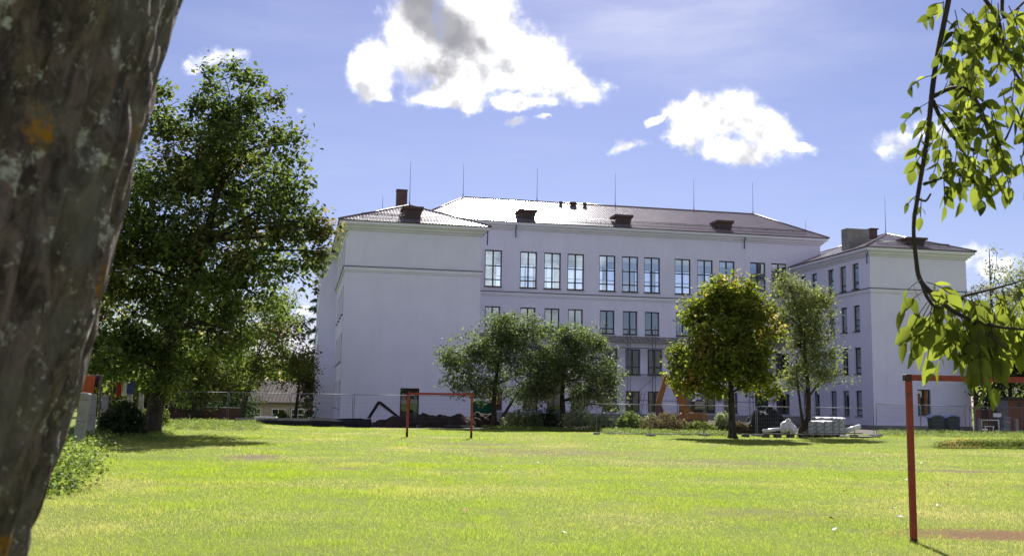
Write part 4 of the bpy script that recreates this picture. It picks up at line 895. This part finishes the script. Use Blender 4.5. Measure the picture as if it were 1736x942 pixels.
goal(4.845, 12.33, 7.82, 12.75, 'red steel goal frame close by on the right, bar crossed by the hanging leaves', .05, .035)
goal(-4.66, 46.4, -1.72, 45.85, 'red steel goal frame far across the field in front of the wing', .26, .05)

# ------------------------------------------------------------------ construction fence
def fpanel(x0, y0, x1, y1, zt, label):
    root = empty('fence_panel', (x0, y0, 0), label=label, cat='fence panel', group='wire fence panels around the building site'); d = Vector((x1-x0, y1-y0, 0)); z0 = .12
    mb = MB(); mb.tube([(0, 0, .03), (0, 0, zt)], .021, 6).tube([d+Vector((0, 0, .03)), d+Vector((0, 0, zt))], .021, 6).tube([(0, 0, zt-.02), d+Vector((0, 0, zt-.02))], .021, 6).tube([(0, 0, z0), d+Vector((0, 0, z0))], .018, 6)
    mb.build('frame', M['galv'], root)
    w_ = MB(); n = int(d.length/.14)
    for k in range(1, n): p = d*(k/n); w_.bar(p+Vector((0, 0, z0)), p+Vector((0, 0, zt-.02)), .0042)
    for k in range(1, 7): z = z0 + (zt-z0)*k/7; w_.bar(Vector((0, 0, z)), d+Vector((0, 0, z)), .0042)
    o = w_.build('wire_mesh', M['galv'], root); o['kind'] = 'stuff'
    ft = MB(); dn = d.normalized(); nn = Vector((-dn.y, dn.x, 0))
    for p in (Vector((0, 0, 0)), d):
        T = Matrix.Translation(p) @ Matrix.Rotation(math.atan2(d.y, d.x), 4, 'Z'); ft = MB().bbox(-.11, .11, -.32, .32, -.02, .13, .03, T); ft.build('foot', M['concrete'], root)
def frun(pts, zt, labels):
    P_ = [(gx(px, Y), Y) for px, Y in pts]
    for (a, b), lab in zip(zip(P_, P_[1:]), labels):
        d = Vector((b[0]-a[0], b[1]-a[1])); u_ = d.normalized()*.05; fpanel(a[0]+u_.x, a[1]+u_.y, b[0]-u_.x, b[1]-u_.y, zt, lab)
frun([(282, 62.5), (385, 63), (490, 63.6), (598, 64.2), (703, 64.8), (802, 65.5)], 2.02, ['wire fence panel in front of the garden trees, leftmost of the left run', 'wire fence panel in front of the leaning garden tree', 'wire fence panel in front of the garden house', 'wire fence panel before the black roof shaped strips', 'wire fence panel behind the far red goal'])
frun([(1010, 54.6), (1102, 53.6), (1194, 55.0), (1283, 56.5), (1380, 57.5), (1483, 58.8)], 1.66, ['wire fence panel behind the silvery shrubs', 'wire fence panel at the reddish brown shrub', 'wire fence panel beside the golden maple trunk', 'wire fence panel before the tarpaulin mound', 'wire fence panel behind the wrapped block stacks'])
frun([(1486, 60), (1562, 68), (1638, 76)], 1.95, ['wire fence panel near the corner of the right wing', 'wire fence panel in front of the two waste bins'])
frun([(1644, 76), (1735, 79)], 1.95, ['wire fence panel right of the right wing, by the brick shed'])

# ------------------------------------------------------------------ building-site things
# black kerb membrane and soil heaps in front of the left wing
x0, x1 = gx(398, 61), gx(628, 63); mb = MB(); n = 26; vs = []
R1_ = random.Random(4)
for i in range(n+1):
    t = i/n; x = x0+(x1-x0)*t; y = 61+2*t; h_ = .52+R1_.uniform(-.03, .03)
    vs += [(x, y-.28, -.05), (x, y-.2, h_*.7), (x, y, h_), (x, y+.25, h_*.95), (x, y+.5, -.05)]
mb.add(vs, [(5*i+k, 5*i+5+k, 5*i+6+k, 5*i+1+k) for i in range(n) for k in range(4)]); tag(mb.build('membrane_kerb', M['tar']), 'long low black sheet covered kerb left of the far goal', 'kerb')
tag(MB().bbox(gx(431, 60.3), gx(469, 60.3), 60.2, 60.5, .50, .60, .02).build('board', M['plastic_white']), 'pale board lying on the left end of the black kerb', 'board')
def heap(px, w_, d_, h_, Y, mat, label, seed, name='soil_heap', cat='soil heap', grp='dark heaps on the building site'):
    R = np.random.default_rng(seed); n = 36; u = np.linspace(-1, 1, n); X_, Y_ = np.meshgrid(u, u); r = np.sqrt(X_**2+Y_**2)
    z = np.maximum(0, 1-r**2.2)**.6*(.62+.5*vnoise(X_*3+seed, Y_*3, 1.)) + .16*(vnoise(X_*8+seed, Y_*8, 1.)-.5) + .07*(vnoise(X_*17+seed, Y_*17, 1.)-.5); z[r > 1] = -.05
    v = np.stack([X_*w_/2, Y_*d_/2, z*h_-.03], 2).reshape(-1, 3); i_ = np.arange(n*n).reshape(n, n); f_ = np.stack([i_[:-1, :-1].ravel(), i_[:-1, 1:].ravel(), i_[1:, 1:].ravel(), i_[1:, :-1].ravel()], 1)
    x = gx(px, Y); tag(link(name, npmesh(name, v, f_, M[mat], True), None, (x, Y, g(x, Y))), label, cat, grp)
heap(668, 2.9, 2.0, .75, 64.5, 'soil', 'low dark soil heap left of the far goal post', 1)
heap(722, 3.6, 2.4, .95, 66, 'soil', 'dark soil heap below the wing door', 2)
heap(768, 3.2, 2.4, .9, 66.5, 'soil', 'reddish soil heap inside the far goal opening', 3)
heap(812, 3.2, 2.2, 1.0, 67.5, 'soil', 'dark soil heap below the green netting', 4)
heap(1298, 2.9, 2.0, 1.55, 61, 'tar', 'big black tarpaulin covered mound right of the golden maple', 5, 'covered_mound', 'mound')
heap(900, 4.0, 2.0, .8, 68, 'soil', 'brown soil heap behind the apple trees', 6)
heap(1190, 5.0, 2.4, .7, 68, 'brick_dark', 'rust brown rubble heap beside the digger', 7, 'rubble_heap', 'rubble heap')
# green netting roll standing behind the goal
x = gx(817, 69); mb = MB(); n = 14; vs = []
for k in range(n+1):
    a = k/n; xx = -.75+1.5*a; yy = .12*math.sin(a*9); zt = 1.72 + .06*math.sin(a*5) - .25*max(0, a-.7); vs += [(xx, yy, .25), (xx*.97, yy+.03, .95), (xx*.95, yy, zt), (xx*.95, yy+.05, zt), (xx, yy+.06, .25)]
net = tag(mb.add(vs, [(5*k+j, 5*k+5+j, 5*k+6+j, 5*k+1+j) for k in range(n) for j in range(4)], True).build('safety_net', M['net_green'], None, (x, 69, 0)), 'green safety netting hung up between far goal and apple tree', 'net')
for xx in (-.72, .72): MB().tube([(xx, .04, -.02), (xx, .04, 2.0)], .025, 6).build('stake', M['oldwood'], net)
# scaffold along the main block
def bl(s, t, z):                                          # school coordinates -> world
    return Vector((BA + s*math.cos(BTH) - t*math.sin(BTH), BB + s*math.sin(BTH) + t*math.cos(BTH), z))
sc = empty('scaffold', bl(22.5, 11.6, 0), BTH, label='tube scaffold with plank decks before the lower windows of the main block', cat='scaffold')
xs = [0, 2.5, 5.0, 7.5, 10.0, 12.5, 15.0, 17.5, 20.0]
for x in xs:
    for y in (0, .75): MB().tube([(x, y, -.05), (x, y, 9.2 if y == 0 else 8.9)], .03, 6).build('upright', M['rod'], sc)
for z in (2.1, 4.55, 7.05, 8.1):
    MB().tube([(0, 0, z), (20, 0, z)], .026, 6).build('ledger', M['rod'], sc)
for a, b, z0 in ((0, 2.5, .2), (5, 7.5, 2.2), (10, 12.5, .2), (15, 17.5, 2.2)): MB().tube([(a, .02, z0), (b, .02, z0+2.2)], .022, 6).build('brace', M['rod'], sc)
for z in (4.5, 7.0):
    for x in xs[:-1]:
        for k in range(3): MB().bbox(x+.03, x+2.47, .06+k*.22, .26+k*.22, z+.03, z+.075, .006).build('plank', M['wood'], sc)
ld = empty('ladder', bl(27.6, 11.2, 0), BTH, label='light ladder leaning on the scaffold by the lower windows', cat='ladder')
for x in (0, .36): MB().bar((x, -.9, 0), (x+1.0, .3, 2.95), .05, .03).build('rail', M['galv'], ld)
for k in range(1, 10): t = k/10; MB().bar((t*1.0, -.9+1.2*t, 2.95*t), (.36+t*1.0, -.9+1.2*t, 2.95*t), .03).build('rung', M['galv'], ld)
# digger
Y = 69; xb = gx(1178, Y); ex_ = empty('excavator', (xb, Y, g(xb, Y)), label='small orange digger with bent arm behind the reddish shrub', cat='excavator')
mb = MB()
for sy in (-.62, .62):
    MB().prism([(-1.0, .08), (-.8, 0), (.8, 0), (1.0, .08), (1.08, .3), (.9, .52), (-.9, .52), (-1.08, .3)], sy-.2, sy+.2).build('track', M['rubber'], ex_)
MB().bbox(-.95, .75, -.8, .8, .62, 1.18, .1).build('body', M['orange'], ex_)
cab = MB().bbox(-.1, .72, -.15, .75, 1.19, 2.05, .1).build('cab', M['rubber'], ex_); MB().box(-.02, .64, -.165, -.152, 1.4, 1.95).build('pane', M['darkglass'], cab)
s = Y/FPX
def ep(px, py): p = at(px, py, Y); return (p.x-xb, 0, p.z-g(xb, Y))
a_, b_, c_, d_ = ep(1170, 718), ep(1152, 672), ep(1128, 637), ep(1113, 690)
MB().add([], []).prism([(a_[0]+.22, a_[2]), (b_[0]+.26, b_[2]+.05), (c_[0]+.12, c_[2]+.05), (c_[0]-.06, c_[2]-.04), (b_[0]-.22, b_[2]-.12), (a_[0]-.35, a_[2])], -.32, -.1).build('boom', M['orange'], ex_)
MB().prism([(c_[0]-.12, c_[2]-.02), (c_[0]+.08, c_[2]+.1), (c_[0]+.18, c_[2]-.2), (d_[0]+.2, d_[2]), (d_[0]-.1, d_[2]+.05), (d_[0]-.02, d_[2]+.5)], -.30, -.12).build('stick', M['orange'], ex_)
MB().prism([(d_[0]-.1, d_[2]+.08), (d_[0]+.3, d_[2]+.05), (d_[0]+.5, d_[2]-.35), (d_[0]+.2, d_[2]-.62), (d_[0]-.22, d_[2]-.5), (d_[0]-.05, d_[2]-.3)], -.45, .03).build('bucket', M['rust_box'], ex_)
MB().tube([(b_[0]+.1, -.34, b_[2]+.3), (c_[0]+.3, -.34, c_[2]+.02)], .05, 7).build('cylinder', M['galv'], ex_)
# wrapped block stacks, planks and bags by the slender tree
GRP = 'materials by the slender tree'
def wrapped(px0, px1, Y, h_, dpt, label, tilt=0.):
    a, b = gx(px0, Y), gx(px1, Y); root = empty('block_stack', (a, Y, g(a, Y)), label=label, cat='block stack', group=GRP); L = b-a
    for k in range(3): MB().box(L*(.08+.37*k), L*(.08+.37*k)+.12, 0, dpt, .0, .1).build('pallet_bearer', M['oldwood'], root)
    for k in range(6): MB().box(0, L, k*dpt/6+.01, (k+1)*dpt/6-.02, .102, .125).build('pallet_board', M['wood'], root)
    nx_, nz2 = max(2, int(L/.4)), max(2, int(h_/.22)); bx_, bz_ = L/nx_, h_/nz2
    me = MB().bbox(.008, bx_-.008, .01, dpt-.02, .006, bz_-.006, .012).mesh('block', M['plastic_wrap'])
    for i in range(nx_):
        for j in range(nz2): link('block', me, root, (i*bx_, RL.uniform(-.01, .01), .128+j*bz_))
    n = 10; vs = []
    for i in range(n+1):
        for j in range(5): vs.append((L*i/n*1.02-.01, dpt*j/4*1.04-.03, .14+h_+.02+.02*RL.random() - (.10 if j in (0,) else 0)*RL.random() + tilt*i/n))
    MB().add(vs, [(5*i+j, 5*i+5+j, 5*i+6+j, 5*i+1+j) for i in range(n) for j in range(4)], True).build('cover_sheet', M['plastic_white'], root)
wrapped(1371, 1412, 56.2, .72, 1.0, 'lower plastic wrapped block stack just right of the slender trunk', .04)
wrapped(1413, 1434, 56.8, .92, 1.0, 'taller narrow wrapped block stack at the right')
wrapped(1385, 1430, 58.4, .92, 1.0, 'wrapped block stack standing behind the front stacks')
Yp = 54.6
for k, px in enumerate((1264, 1298, 1318, 1340, 1361, 1448)):
    x = gx(px, Yp); tag(MB().bbox(-.16, .16, -.25, .25, -.02, .17, .02).build('timber_block', M['oldwood'], None, (x, Yp, g(x, Yp))), ['dark timber block lying alone nearest the golden maple', 'dark timber block under the left end of the planks', 'dark timber block second from the left end of the planks', 'dark timber block below the crumpled plastic bag', 'dark timber block at the foot of the slender tree', 'dark timber block under the right end of the planks'][k], 'timber block', 'timber blocks under the planks')
for k, (pa, pb, dy, lab) in enumerate(((1292, 1405, -.16, 'long dark plank on the blocks, front one'), (1296, 1400, .12, 'long dark plank on the blocks, rear one'), (1362, 1462, -.02, 'plank overlapping the others towards the right'))):
    a, b = gx(pa, Yp), gx(pb, Yp); z = .156 if k < 2 else .208; tag(MB().bbox(0, b-a, -.12, .12, 0, .05, .008).build('plank', M['oldwood'], None, (a, Yp+dy, z + max(g(a, Yp), g(b, Yp))), (0, 0, .01*k)), lab, 'plank', 'planks on the blocks')
for k, (pa, pb, Yk, lab) in enumerate(((1425, 1478, 55.5, 'pale board lying on the grass right of the wrapped stacks'), (1444, 1492, 53.5, 'dark weathered board lying flat on the grass at the right'))):
    a, b = gx(pa, Yk), gx(pb, Yk); tag(MB().bbox(0, b-a, -.15, .15, 0, .07, .01).build('board', M['plastic_white' if k == 0 else 'oldwood'], None, (a, Yk, g(a, Yk)+.05)), lab, 'board', 'boards on the grass')
x = gx(1336, 55.4); mb = MB()
for k, (dx, dz, r_) in enumerate(((-.15, .42, .26), (.12, .40, .22), (.0, .62, .2), (.28, .26, .2), (-.3, .25, .16))): mb.blob((dx, 0, dz), (r_, r_*.8, r_*1.05), 9, 6, .22, k)
tag(mb.build('plastic_bag', M['plastic_white'], None, (x, 55.3, g(x, 55.3)+.16)), 'crumpled bluish white plastic bags heaped on the planks', 'plastic bag')
x = gx(1308, 55.3); tag(MB().tube([(-.45, 0, .0), (0, .05, .05), (.45, 0, .12)], [.09, .1, .08], 9).build('plastic_roll', M['plastic_white'], None, (x, 55.3, g(x, 55.3)+.33)), 'white rolled sheet lying on the left end of the planks', 'roll')
x = gx(1446, 57.6); rl = tag(MB().tube([(-.45, 0, .34), (.45, .1, .62)], .13, 12).build('foil_roll', M['plastic_white'], None, (x, 57.6, g(x, 57.6))), 'shiny white roll propped up right of the wrapped stacks', 'roll'); MB().tube([(.1, .05, 0), (.12, .05, .42)], .03, 6).build('prop', M['galv'], rl)
# waste bins by the right wing
for px, lab in ((1587, 'dark green waste bin with blue domed lid, left of the two'), (1614, 'dark green waste bin with blue domed lid, right of the two')):
    Yk = 80; x = gx(px, Yk); b_ = empty('waste_bin', (x, Yk, g(x, Yk)), label=lab, cat='waste bin', group='waste bins by the right wing')
    MB().prism([(-.44, .12), (.44, .12), (.47, 1.0), (.38, 1.10), (.2, 1.16), (-.2, 1.16), (-.38, 1.10), (-.5, 1.0)], -.42, .42).build('body', M['bin_green'], b_)
    MB().prism([(-.55, 1.0), (-.4, 1.13), (-.2, 1.19), (.2, 1.19), (.4, 1.13), (.55, 1.0), (.55, 1.08), (.42, 1.22), (.2, 1.30), (-.2, 1.30), (-.42, 1.22), (-.55, 1.08)], -.40, .62).build('lid', M['bin_lid'], b_)
    for sx in (-.36, .36): MB().tube([(sx, -.34, .07), (sx+.06, -.34, .07)], .07, 10).build('wheel', M['rubber'], b_); MB().bar((sx*1.3, -.44, .8), (sx*1.3, -.3, .8), .05).build('handle', M['rubber'], b_)
# right edge: brick shed, gate pillars, posts, sign
Yk = 84
def bricks(root, w_, h_, d_, name='brick', mat='brick'):
    core = MB().box(.015, w_-.015, .015, d_, 0, h_-.01).build('wall', M['concrete'], root); me = MB().box(0, .44, 0, .05, 0, .13).mesh('brick', M[mat]); hf = MB().box(0, .215, 0, .05, 0, .13).mesh('brick', M[mat])
    j = 0
    while j*.15 < h_-.1:
        x = 0
        if j % 2: link('brick', hf, core, (0, -.03, j*.15+.01)); x = .235
        while x+.44 <= w_+.01: link('brick', me, core, (x, -.03, j*.15+.01)); x += .46
        if w_-x > .2: link('brick', hf, core, (w_-.215, -.03, j*.15+.01))
        j += 1
    return core
x = gx(1711, Yk); sh_ = empty('brick_shed', (x, Yk, g(x, Yk)-.1), label='orange brown brick shed at the right edge under the dark tree', cat='shed')
bricks(sh_, 3.7, 2.75, 3.); MB().prism([(-.25, 2.76), (3.95, 2.76), (3.95, 2.86), (-.25, 2.90)], -.4, 3.3).build('roof', M['flash'], sh_); MB().box(.75, 1.1, -.045, -.032, 2.1, 2.45).build('vent', M['flash'], sh_)
for px, lab in ((1660, 'red brick gate pillar, left one, behind the fence end'), (1683, 'red brick gate pillar, right one, beside the white sign')):
    x = gx(px, 86); p_ = empty('gate_pillar', (x-.22, 86, g(x, 86)-.05), label=lab, cat='pillar', group='brick gate pillars'); bricks(p_, .46, 1.9, .45, mat='brick'); MB().box(-.05, .51, -.06, .5, 1.905, 1.97).build('cap', M['concrete'], p_)
x0_, x1_ = gx(1664, 86.2), gx(1680, 86.2); gt = empty('gate', (x0_, 86.2, g(x0_, 86)), label='dark plank gate between the two brick pillars', cat='gate'); nb = 6
for k in range(nb): MB().box((x1_-x0_)*k/nb+.01, (x1_-x0_)*(k+1)/nb-.01, 0, .03, .1, 1.7).build('board', M['brick_dark'], gt)
x = gx(1692, 79.5); sg = empty('sign', (x, 79.5, g(x, 79.5)), label='small white notice board on a post by the brick pillars', cat='sign'); MB().bbox(-.32, .32, 0, .03, 1.15, 1.45, .01).build('panel', M['white_paint'], sg); MB().tube([(0, .05, -.1), (0, .05, 1.4)], .03, 6).build('post', M['galv'], sg)
xp = [gx(1661, 77), gx(1724, 78)]
for px, Yq, lab in ((1661, 77, 'short concrete post at the left end of the white rail'), (1724, 78, 'short concrete post near the brick shed')):
    x = gx(px, Yq); tag(MB().bbox(-.11, .11, -.11, .11, -.1, 1.05, .02).build('concrete_post', M['concrete'], None, (x, Yq, g(x, Yq))), lab, 'post', 'short posts on the right')
rl_ = empty('rail', (gx(1664, 77.2), 77.2, 0), label='white metal rail right of the short concrete post', cat='rail'); L_ = gx(1694, 77.2)-gx(1664, 77.2); MB().tube([(0, 0, .92), (L_, 0, .92)], .035, 7).build('bar', M['white_paint'], rl_); MB().tube([(L_, 0, -.05), (L_, 0, .95)], .035, 7).build('post', M['white_paint'], rl_); MB().tube([(.03, 0, -.05), (.03, 0, .95)], .035, 7).build('post', M['white_paint'], rl_)
x = gx(1678, 76.5); cr_ = empty('trestle', (x, 76.5, g(x, 76.5)), label='low pale trestle standing under the white rail', cat='trestle')
for sx in (-.3, .3): MB().bar((sx-.08, 0, 0), (sx, 0, .45), .05).build('leg', M['white_paint'], cr_); MB().bar((sx+.08, .25, 0), (sx, .1, .45), .05).build('leg', M['white_paint'], cr_)
MB().box(-.38, .38, 0, .1, .45, .5).build('top', M['white_paint'], cr_)
x = gx(1706, 82.8); cs_ = empty('crate_stack', (x, 82.8, g(x, 82.8)), label='grey crates stacked against the brick shed', cat='crates')
for k in range(4): MB().bbox(-.3, .3, -.2, .2, k*.3+.01, k*.3+.27, .02).build('crate', M['galv' if k % 2 else 'concrete'], cs_)

# ------------------------------------------------------------------ left side: concrete posts, washing, garden house, brick wall
for k, (px, Yq, h_, tilt, lab) in enumerate(((128, 26.3, 1.68, -.10, 'leaning concrete fence post nearest to the trunk'), (152, 34.5, 1.66, .0, 'upright concrete fence post second from the trunk'), (176, 42.5, 1.66, .03, 'concrete fence post third from the trunk'), (217, 52, 1.7, 0, 'concrete fence post behind the dark bush'), (237, 58, 1.7, 0, 'concrete fence post beside the sunlit bush'))):
    x = gx(px, Yq)
    p_ = tag(MB().bbox(-.12, .12, -.10, .10, -.3, h_, .03).build('concrete_post', M['concrete'], None, (x, Yq, g(x, Yq)), (0, -tilt, 0)), lab, 'post', 'concrete posts of the old fence')
    for zq in (.4, .95, 1.5): MB().tube([(-.13, -.11, zq), (.13, -.11, zq)], .006, 5).build('wire_tie', M['rod'], p_)
wl = []
for (pa, Ya), (pb, Yb) in (((128, 26.3), (152, 34.5)), ((152, 34.5), (176, 42.5)), ((176, 42.5), (217, 52))): wl.append(((gx(pa, Ya), Ya-.1), (gx(pb, Yb), Yb-.1)))
fw = empty('wire_fence', (wl[0][0][0], wl[0][0][1], 0), label='sagging strands of wire between the concrete posts', cat='wire fence')
for (a, b) in wl:
    for zq in (.4, .95, 1.5):
        o_ = Vector((wl[0][0][0], wl[0][0][1], 0)); pa, pb = Vector((*a, zq))-o_, Vector((*b, zq))-o_; md = (pa+pb)/2-Vector((0, 0, .06)); MB().tube([pa, md, pb], .006, 4).build('strand', M['rod'], fw)
def cloth(px0, px1, py0, py1, Y, col, label, seed):
    a, b = at(px0, py0, Y), at(px1, py1, Y); m = pm('cloth_%d' % seed, col, tuple(x*.8 for x in col), 4, .9); n, k = 10, 6; vs = []; R = random.Random(seed)
    for i in range(n+1):
        for j in range(k+1): vs.append(((b.x-a.x)*i/n*(1-.12*j/k)+.05*(b.x-a.x)*j/k, .05*math.sin(i*1.7+seed)*(j/k), (b.z-a.z)*j/k*(1+.06*math.sin(i*2.1+seed))))
    o = MB().add(vs, [(i*(k+1)+j, (i+1)*(k+1)+j, (i+1)*(k+1)+j+1, i*(k+1)+j+1) for i in range(n) for j in range(k)], True).build('laundry', m, None, (a.x, Y, a.z)); tag(o, label, 'laundry', 'washing hung up behind the old fence')
    md = o.modifiers.new('solid', 'SOLIDIFY'); md.thickness = .006
    for t in (.08, .92): MB().box((b.x-a.x)*t-.01, (b.x-a.x)*t+.01, -.015, .015, -.05, .03).build('peg', M['wood'], o)
cloth(138, 160, 636, 672, 38, (.45, .10, .03), 'large orange red towel on the washing line by the trunk', 1); cloth(158, 168, 636, 655, 38.2, (.10, .03, .06), 'dark purple garment next to the orange towel', 2)
cloth(199, 208, 648, 671, 47, (.42, .03, .05), 'red garment on the washing line left of the white one', 3); cloth(207, 215, 646, 671, 47, (.75, .75, .78), 'white garment between red and blue on the line', 4); cloth(216, 228, 645, 668, 47, (.08, .10, .45), 'blue garment at the right end of the line', 5)
for pts, lab in ((((120, 636.5, 38), (172, 635.5, 38.2)), 'washing line carrying the orange towel'), (((190, 647, 47), (236, 644, 47)), 'washing line carrying the red white and blue garments')):
    a, b = at(*pts[0]), at(*pts[1]); w_ = empty('washing_line', (a.x, a.y, 0), label=lab, cat='washing line', group='washing lines'); o_ = Vector((a.x, a.y, 0))
    MB().tube([a-o_, b-o_], .006, 4).build('cord', M['white_paint'], w_)
    for p in (a, b): MB().tube([(p.x-a.x, p.y-a.y, -.2), (p.x-a.x, p.y-a.y, p.z+.05)], .04, 6).build('pole', M['oldwood'], w_)
# garden house
Yh = 116; xh = gx(414, Yh); zb = g(xh+5, Yh); L_ = gx(560, Yh)-xh; ho = empty('garden_house', (xh, Yh, zb), label='low beige house with brown ribbed roof and white windows beyond the trees', cat='house')
ez_ = at(470, 681, Yh).z - zb; rz_ = at(470, 645, Yh+3).z - zb
MB().box(0, L_, 0, 6, -.4, ez_).build('wall', M['house_wall'], ho)
rf = MB().add([(-.4, -.5, ez_-.05), (L_+.4, -.5, ez_-.05), (L_+.4, 3, rz_), (-.4, 3, rz_), (-.4, 6.5, ez_-.05), (L_+.4, 6.5, ez_-.05), (-.4, -.5, ez_-.17), (L_+.4, -.5, ez_-.17)], [(0, 1, 2, 3), (3, 2, 5, 4), (6, 7, 1, 0)]).build('roof', M['house_roof'], ho)
me = MB().prism([(-.05, 0), (.05, 0), (.03, .07), (-.03, .07)], 0, 1.).mesh('batten', pm('batten', (.30, .26, .24), (.22, .19, .18), 3, .8))
sl_ = math.atan2(rz_-ez_+.05, 3.5); ln = math.hypot(rz_-ez_+.05, 3.5)
for k in range(int(L_/.42)): o = link('batten', me, rf, (k*.42, -.5, ez_-.04), (sl_, 0, 0)); o.scale = (1, ln, 1)
for px in (431, 472, 505):
    x = gx(px, Yh)-xh; w0 = MB().box(x-.75, x+.75, -.06, -.005, ez_-2.05, ez_-.75).build('window', M['white_paint'], ho)
    for i in (0, 1):
        for j in (0, 1): MB().box(x-.66+i*.70, x-.04+i*.70, -.075, -.062, ez_-1.98+j*.62, ez_-1.46+j*.62).build('pane', M['darkglass'], w0)
# old brick garden wall
xw = gx(285, 80); bw = empty('brick_wall', (xw, 80, g(xw, 80)-.1), label='low dark red brick wall behind the rough grass at left', cat='wall'); n = 24; L_ = gx(412, 80)-xw
core = MB().box(0, L_, .02, .35, -.2, 1.0).build('core', M['brick_dark'], bw); me = MB().bbox(0, .46, 0, .06, 0, .2, .01).mesh('brick', M['brick_dark'])
for j in range(5):
    x = .24*(j % 2)
    while x+.46 < L_: link('brick', me, core, (x, -.035, j*.215-.05)); x += .485
MB().box(-.05, L_+.05, -.08, .42, 1.003, 1.07).build('coping', M['concrete'], bw)
# scraps and fallen leaves on the grass
sm = [MB().add([(-.06, -.04, 0), (.07, -.05, .015), (.08, .04, .005), (-.02, .06, .03), (0, 0, .035)], [(0, 1, 4), (1, 2, 4), (2, 3, 4), (3, 0, 4)]).mesh('paper_scrap', M['white_paint'])]
lf = MB().add([(-.06, 0, .01), (-.02, -.05, .02), (.03, -.055, .03), (.08, 0, .01), (.03, .05, .035), (-.02, .05, .02)], [(0, 1, 2, 3), (0, 3, 4, 5)]).mesh('fallen_leaf', pm('fallen', (.34, .14, .035), (.24, .09, .03), 8, .8))
def gp(px, py):
    d = ray(px, py); k = -EYE/d[2]; return d[0]*k, d[1]*k
SC = [(1516, 863, 'white paper scrap left of the near goal post, upper of two'), (1526, 877, 'white paper scrap left of the near goal post foot, lower of two'), (1417, 898, 'white paper scrap below the orange fallen leaf'), (1504, 766, 'white scrap in the grass near the right end of the planks'), (1474, 767, 'white scrap in the grass left of the one near the planks'), (1495, 774, 'white scrap just in front of the planks, nearest the viewer of three'), (1562, 788, 'white scrap right of the near goal post, far away'), (1590, 857, 'white scrap between goal post and reddish bare patch'), (820, 775, 'white scrap on worn grass in front of the far goal'), (850, 793, 'white scrap nearer than the one before the far goal'), (912, 786, 'white scrap on the worn middle of the field'), (957, 907, 'white scrap in the foreground grass at centre'), (1537, 814, 'white scrap close beside the near goal post halfway up')]
for px, py, lab in SC:
    x, y = gp(px, py); tag(link('paper_scrap', sm[0], None, (x, y, g(x, y)+.03), (0, .2, px)), lab, 'paper scrap', 'white scraps on the grass').scale = (.55, .55, .8)
FL_ = [(1412, 882, 'orange fallen leaf left of the near goal post'), (1433, 834, 'brown fallen leaf above the orange one left of the goal post'), (1608, 824, 'brown fallen leaf in front of the right bare patch'), (786, 869, 'small reddish fallen leaf in the middle foreground grass'), (1626, 755, 'orange fallen leaf near the low bank at right')]
for px, py, lab in FL_:
    x, y = gp(px, py); tag(link('fallen_leaf', lf, None, (x, y, g(x, y)+.035), (.2, -.2, py)), lab, 'leaf', 'fallen leaves on the grass').scale = (.8, .8, 1)
